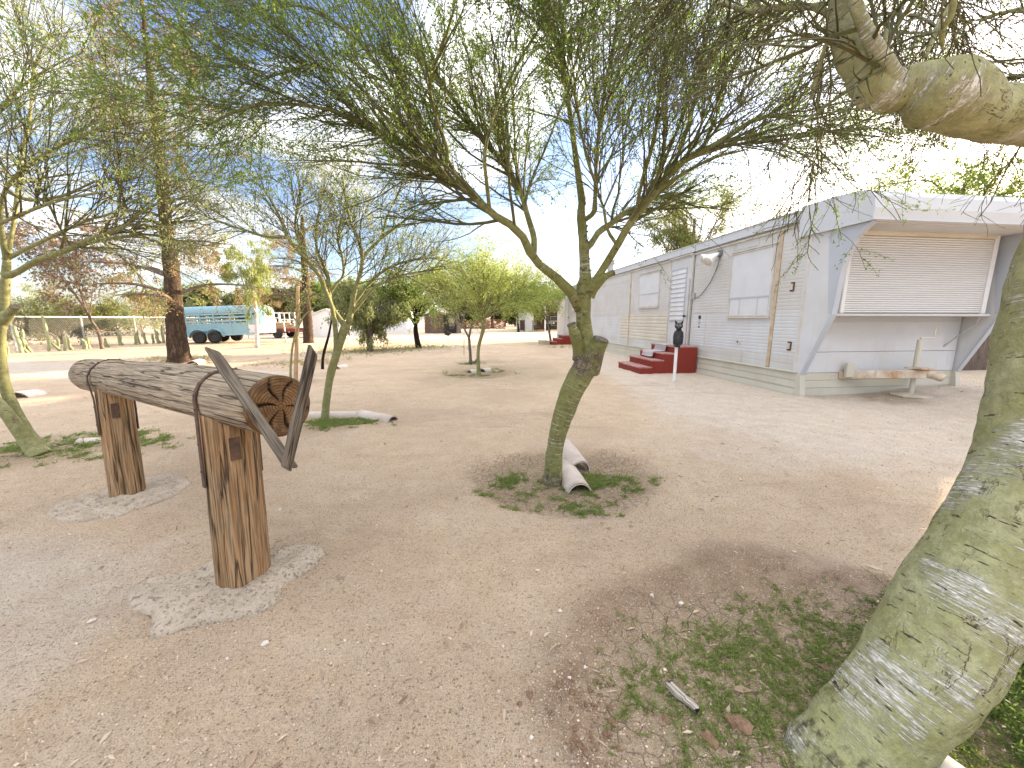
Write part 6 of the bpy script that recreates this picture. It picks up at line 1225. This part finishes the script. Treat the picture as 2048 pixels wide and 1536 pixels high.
corral('white pipe panel next to the horse trailer nose', gx(535, 30), gx(562, 30), 1.75, 5, 'white_paint', 1, .045)
corral('tall white pipe panel behind the lumber', gx(562, 29.5), gx(592, 29.5), 1.75, 4, 'white_paint', 2, .045)
corral('white pipe fence between lumber and second conifer', gx(594, 28), gx(628, 28), 1.25, 6, 'white_paint', 0, .035)
corral('short white pipe panel by the white shed', gx(628, 27.6), gx(645, 27.6), 1.25, 5, 'white_paint', 1, .035)
corral('high single rail carried across the back of the corral', gx(524, 33), gx(668, 33), 1.85, 2, 'steel', 3, .03)
def flatbed():
    b = gp(*gx(566, 25.5)); t = thing('flatbed_trailer', 'low red flatbed trailer carrying lumber', 'trailer', tuple(b), radians(5))
    mb = MB(); mb.box((-1.3, -.75, .42), (1.3, .75, .50)); obj('deck', mb, M['red_metal'], t)
    for s in (-1, 1): mb = MB(); mb.box((-1.3, s*.72, .505), (1.3, s*.76, .62)); obj('side_rail', mb, M['red_metal'], t); wheel(t, (.1, s*.86, .28), .28, .16)
    mb = MB(); mb.tube([(-1.3, 0, .45), (-2.3, 0, .42)], .05, 6); obj('tongue', mb, M['dark_rim'], t); mb = MB(); mb.cyl((-2.2, 0, 0), (-2.2, 0, .6), .03, 6); obj('jack', mb, M['steel'], t)
    u = thing('lumber_stack', 'stack of tan boards on the red flatbed trailer', 'lumber', tuple(b+[0, 0, .505]), radians(5)); rng = np.random.default_rng(2)
    for z in range(4):
        for k in range(4):
            x = rng.normal()*.12; mb = MB(); mb.box((-1.1+x, -.62+k*.31, z*.13+.002), (1.0+x-.25*z, -.62+k*.31+.29, z*.13+.12)); obj('board', mb, M['lumber'], u)
flatbed()
def shed(name, label, c, rz, w, d, h, rise, wall, roof, doorw=None):
    t = thing(name, label, 'shed', tuple(c), rz)
    mb = MB(); mb.prism([(-w/2, -.05), (w/2, -.05), (w/2, h), (0, h+rise), (-w/2, h)], -d/2, d/2, 1); obj('wall', mb, M[wall], t)
    rf = None
    for s in (-1, 1):
        a = np.array([s*(w/2+.12), h-.05]); b_ = np.array([0, h+rise+.02]); mb = MB(); mb.prism([tuple(a), tuple(b_), (b_[0], b_[1]+.05), (a[0], a[1]+.05)], -d/2-.12, d/2+.12, 1); obj('roof_slope', mb, M[roof], t)
    if doorw:
        mb = MB(); mb.box((-doorw/2, -d/2-.03, .02), (doorw/2, -d/2-.001, h*.92)); dr = bevel(obj('door', mb, M[wall], t), .01); mb = MB(); mb.box((-doorw/2+.06, -d/2-.055, h*.42), (-doorw/2+.1, -d/2-.031, h*.5)); obj('handle', mb, M['black'], dr)
        n = int(w/.18)
        for k in range(n+1):
            x = -w/2+w*k/n
            if abs(x) > doorw/2+.02: mb = MB(); mb.box((x-.02, -d/2-.02, .0), (x+.02, -d/2-.001, h-.02)); obj('rib', mb, M[wall], t)
    return t
shed('white_shed', 'small white gabled shed behind the slender palo verde', gp(*gx(665, 27.5)), radians(8), 2.4, 2.2, 1.45, .45, 'white_paint', 'white_paint', .9)
shed('white_shed', 'low white outbuilding behind the weeping shrub', gp(*gx(762, 36)), radians(-3), 6.0, 3, 1.9, .3, 'white_paint', 'white_paint', 1.0)
shed('brown_shed', 'small brown metal garden shed with low gable', gp(*gx(874, 34.5)), radians(-6), 1.65, 1.6, 1.62, .18, 'brown_shed', 'brown_shed', .8)
def crates():
    mb = MB(); s = .42; h = .125
    for a, b in (((-s, -s, 0), (s, -s+.03, .035)), ((-s, -s, .06), (s, -s+.03, h-.01)), ((-s, s-.03, 0), (s, s, .035)), ((-s, s-.03, .06), (s, s, h-.01)), ((-s, -s+.03, .0), (-s+.03, s-.03, h-.012)), ((s-.03, -s+.03, 0), (s, s-.03, h-.012)), ((-s+.03, -s+.03, .0), (s-.03, s-.03, .02))): mb.box(a, b)
    me = mb.mesh('plastic_crate'); me.materials.append(M['black']); b = gp(*gx(905, 34.2)); rng = np.random.default_rng(6)
    for k in range(14):
        o = bpy.data.objects.new('plastic_crate', me); COL.objects.link(o); o.location = b+np.array([rng.normal()*.012, rng.normal()*.012, k*.1255]); o.rotation_euler = (0, 0, radians(-6)+rng.normal()*.02); tag(o, 'black slatted crate beside the brown shed, '+('bottom', 'second', 'third', 'fourth', 'fifth', 'sixth', 'seventh', 'eighth', 'ninth', 'tenth', 'eleventh', 'twelfth', 'thirteenth', 'top')[k]+(' of its stack' if k in (0, 13) else ' up in its stack'), 'crate', 'stacked black crates')
crates()
stick('tree_stump', 'tall pale broken tree stump beside the stack of black crates', 'stump', [(917, 670, 34, 14), (916, 655, 34, 10), (915, 640, 34, 9), (914, 624, 34, 7)], M['grey_bark'])
def woodpile(label, c, L, H, seed, rz):
    t = thing('firewood_stack', label, 'firewood', tuple(c), rz); rng = np.random.default_rng(seed); A = MB(); B = MB(); z = .09; row = 0; r = .085
    while z < H:
        x = -L/2+.09*(row % 2)
        while x < L/2:
            rr = r*rng.uniform(.75, 1.08); y = rng.normal()*.03; a = np.array([x, -.22+y, z+rng.normal()*.01]); b = a+[0, .45, 0]; A.tube([a, b], [rr, rr], 8); B.tube([a-[0, .002, 0], a-[0, .004, 0]], [rr*.9, rr*.88], 8); x += .172
        z += .155; row += 1
    tag(obj('split_logs', A, M['firewood'], t), kind='stuff'); tag(obj('log_ends', B, M['firewood_end'], t), kind='stuff')
woodpile('long stack of reddish firewood at the back of the yard', gp(*gx(945, 49.5)), 4.4, 1.15, 1, 0); woodpile('second firewood stack next to the low metal fence', gp(*gx(987, 48.5)), 3.0, 1.2, 2, 0)
def lowfence():
    a, b, c = gp(*gx(1004, 44)), gp(*gx(1036, 43.5)), gp(*gx(1049, 38.5)); t = thing('metal_fence', 'low dark metal picket fence by the white carport building', 'fence', tuple(a))
    for p, q, n in ((a, b, 22), (b, c, 40)):
        for z in (.12, 1.12): mb = MB(); mb.cyl(p+[0, 0, z], q+[0, 0, z], .022, 5); wpart('rail', mb, M['rust_iron'], t)
        mb = MB(); mb.cyl(q-[0, 0, .1], q+[0, 0, 1.2], .035, 6); wpart('post', mb, M['rust_iron'], t)
        for k in range(n): s = p+(q-p)*(k+.5)/n; mb = MB(); mb.cyl(s+[0, 0, .1], s+[0, 0, 1.12], .009, 4); wpart('picket', mb, M['rust_iron'], t)
lowfence()
def carport():
    o = gp(*gx(1034, 42)); t = thing('carport_building', 'white flat roofed building with open carport at the end of the yard', 'building', tuple(o))
    x1 = gx(1069, 41)[0]; x2 = gx(1135, 41)[0]; y = 42; W_ = M['white_paint']
    def bx(name, a, b, m=W_, par=t): mb = MB(); mb.box(a, b); return wpart(name, mb, m, par)
    bx('wall', (o[0], y-.1, 0), (gx(1052, 42)[0], y+5, 2.9)); w = bx('front_wall', (gx(1051, 39.5)[0], 39.5, 0), (gx(1067, 39.5)[0], 44, 2.2))
    for k in range(4): xx = o[0]+.15+k*.22; bx('batten', (xx, y-.13, .02), (xx+.05, y-.102, 2.88))
    d = bx('door', (gx(1052, 39.5)[0]+.1, 39.46, .03), (gx(1052, 39.5)[0]+.75, 39.498, 2.0), W_); bx('handle', (gx(1052, 39.5)[0]+.64, 39.42, 1.0), (gx(1052, 39.5)[0]+.68, 39.455, 1.1), M['black'], d)
    bx('back_wall', (x1-.5, 47, 0), (x2+2, 47.2, 2.8), M['brown_shed']); rf = bx('roof', (o[0]-.3, 38.6, 2.92), (x2+2.2, 47.4, 3.15)); bx('roof_fascia', (o[0]-.32, 38.5, 2.88), (x2+2.22, 38.598, 3.2), W_, rf)
    for u in (1090, 1118): xx = gx(u, 38.8)[0]; bx('post', (xx-.07, 38.73, 0), (xx+.07, 38.87, 2.9))
    return t
carport()
def vehicle():
    b = gp(*gx(1112, 41.0)); t = thing('off_road_vehicle', 'old beige off road vehicle parked under the carport', 'vehicle', tuple(b), 0); V_ = M['vehicle']
    def bx(name, a, b_, m, par=t, bv=.03): mb = MB(); mb.box(a, b_); return bevel(obj(name, mb, m, par), bv, 2)
    bd = bx('body', (-.75, -.2, .55), (.75, 3.0, 1.05), V_); bx('hood', (-.62, -1.1, .6), (.62, -.22, 1.02), V_); g = bx('grille', (-.55, -1.14, .62), (.55, -1.11, .98), M['dark_rim'], t, .01)
    for s in (-1, 1):
        bx('fender', (s*.63, -1.05, .75), (s*.88, -.15, .84), V_); bx('fender', (s*.76, 1.7, .75), (s*.9, 2.7, .84), V_)
        mb = MB(); mb.cyl((s*.40, -1.142, .84), (s*.40, -1.17, .84), .1, 12); obj('headlight', mb, M['bulb'], g); wheel_y(t, (s*.78, -.6, .37)); wheel_y(t, (s*.78, 2.2, .37))
    f = bx('windshield_frame', (-.68, -.15, 1.06), (.68, -.09, 1.55), V_); bx('windshield', (-.6, -.17, 1.12), (.6, -.152, 1.49), M['glass'], f, .005); bx('bumper', (-.75, -1.3, .45), (.75, -1.2, .57), M['dark_rim']); bx('soft_top', (-.7, -.05, 1.56), (.7, 2.9, 1.66), M['black']); bx('roll_bar', (-.66, 1.2, 1.06), (.66, 1.3, 1.55), M['black'])
def wheel_y(t, c): 
    wh = None; mb = MB(); mb.tube([(c[0]-.11, c[1], c[2]), (c[0]-.09, c[1], c[2]), (c[0]+.09, c[1], c[2]), (c[0]+.11, c[1], c[2])], [.33, .37, .37, .33], 18); wh = obj('wheel', mb, M['tyre'], t); s = 1 if c[0] > 0 else -1
    mb = MB(); mb.tube([(c[0]+s*.1, c[1], c[2]), (c[0]+s*.125, c[1], c[2])], [.21, .17], 14); obj('rim', mb, M['steel'], wh)
vehicle()
def chair():
    b = gp(*gx(1072, 38.7)); t = thing('wooden_chair', 'grey wooden armchair standing against the carport wall', 'chair', tuple(b), radians(25)); m = M['plank_wood']
    def bx(name, a, b_): mb = MB(); mb.box(a, b_); return obj(name, mb, m, t)
    bx('seat', (-.28, -.28, .40), (.28, .26, .44))
    for x in (-.27, .23):
        bx('leg', (x, -.28, 0), (x+.04, -.24, .399)); bx('leg', (x, .24, 0), (x+.04, .28, 1.05)); bx('armrest', (x-.02, -.3, .62), (x+.06, .239, .65)); bx('arm_post', (x, -.28, .441), (x+.04, -.24, .619))
    for k in range(5): z = .52+k*.11; bx('back_slat', (-.228, .245, z), (.228, .27, z+.07))
chair()
# ================================================================ WOODEN BOARD FENCE BESIDE THE HOME
def board_fence():
    a, b = gp(8.5, 8.3), gp(17.0, 9.6); t = thing('board_fence', 'weathered vertical board fence running off behind the mobile home front', 'fence', tuple(a)); d = b-a; d[2] = 0; L = np.linalg.norm(d); d = d/L; nv = np.array([-d[1], d[0], 0]); rng = np.random.default_rng(8); n = int(L/.16)
    for k in range(n):
        p = a+d*(k+.5)*L/n; z = float(gz(p[0], p[1])); h = 2.1+rng.normal()*.015; mb = MB(); mb.obox(p+[0, 0, z-a[2]+h/2-.02]+nv*rng.normal()*.004, d*.074, nv*.011, np.array([0, 0, h/2])); wpart('board', mb, M['fence_wood'], t)  # boards made taller to block a patch of sun on the gravel
    for z in (.4, 1.7): mb = MB(); mb.obox(a+d*L/2+[0, 0, z]+nv*.045, d*L/2, nv*.022, np.array([0, 0, .045])); wpart('rail', mb, M['fence_wood'], t)
board_fence()
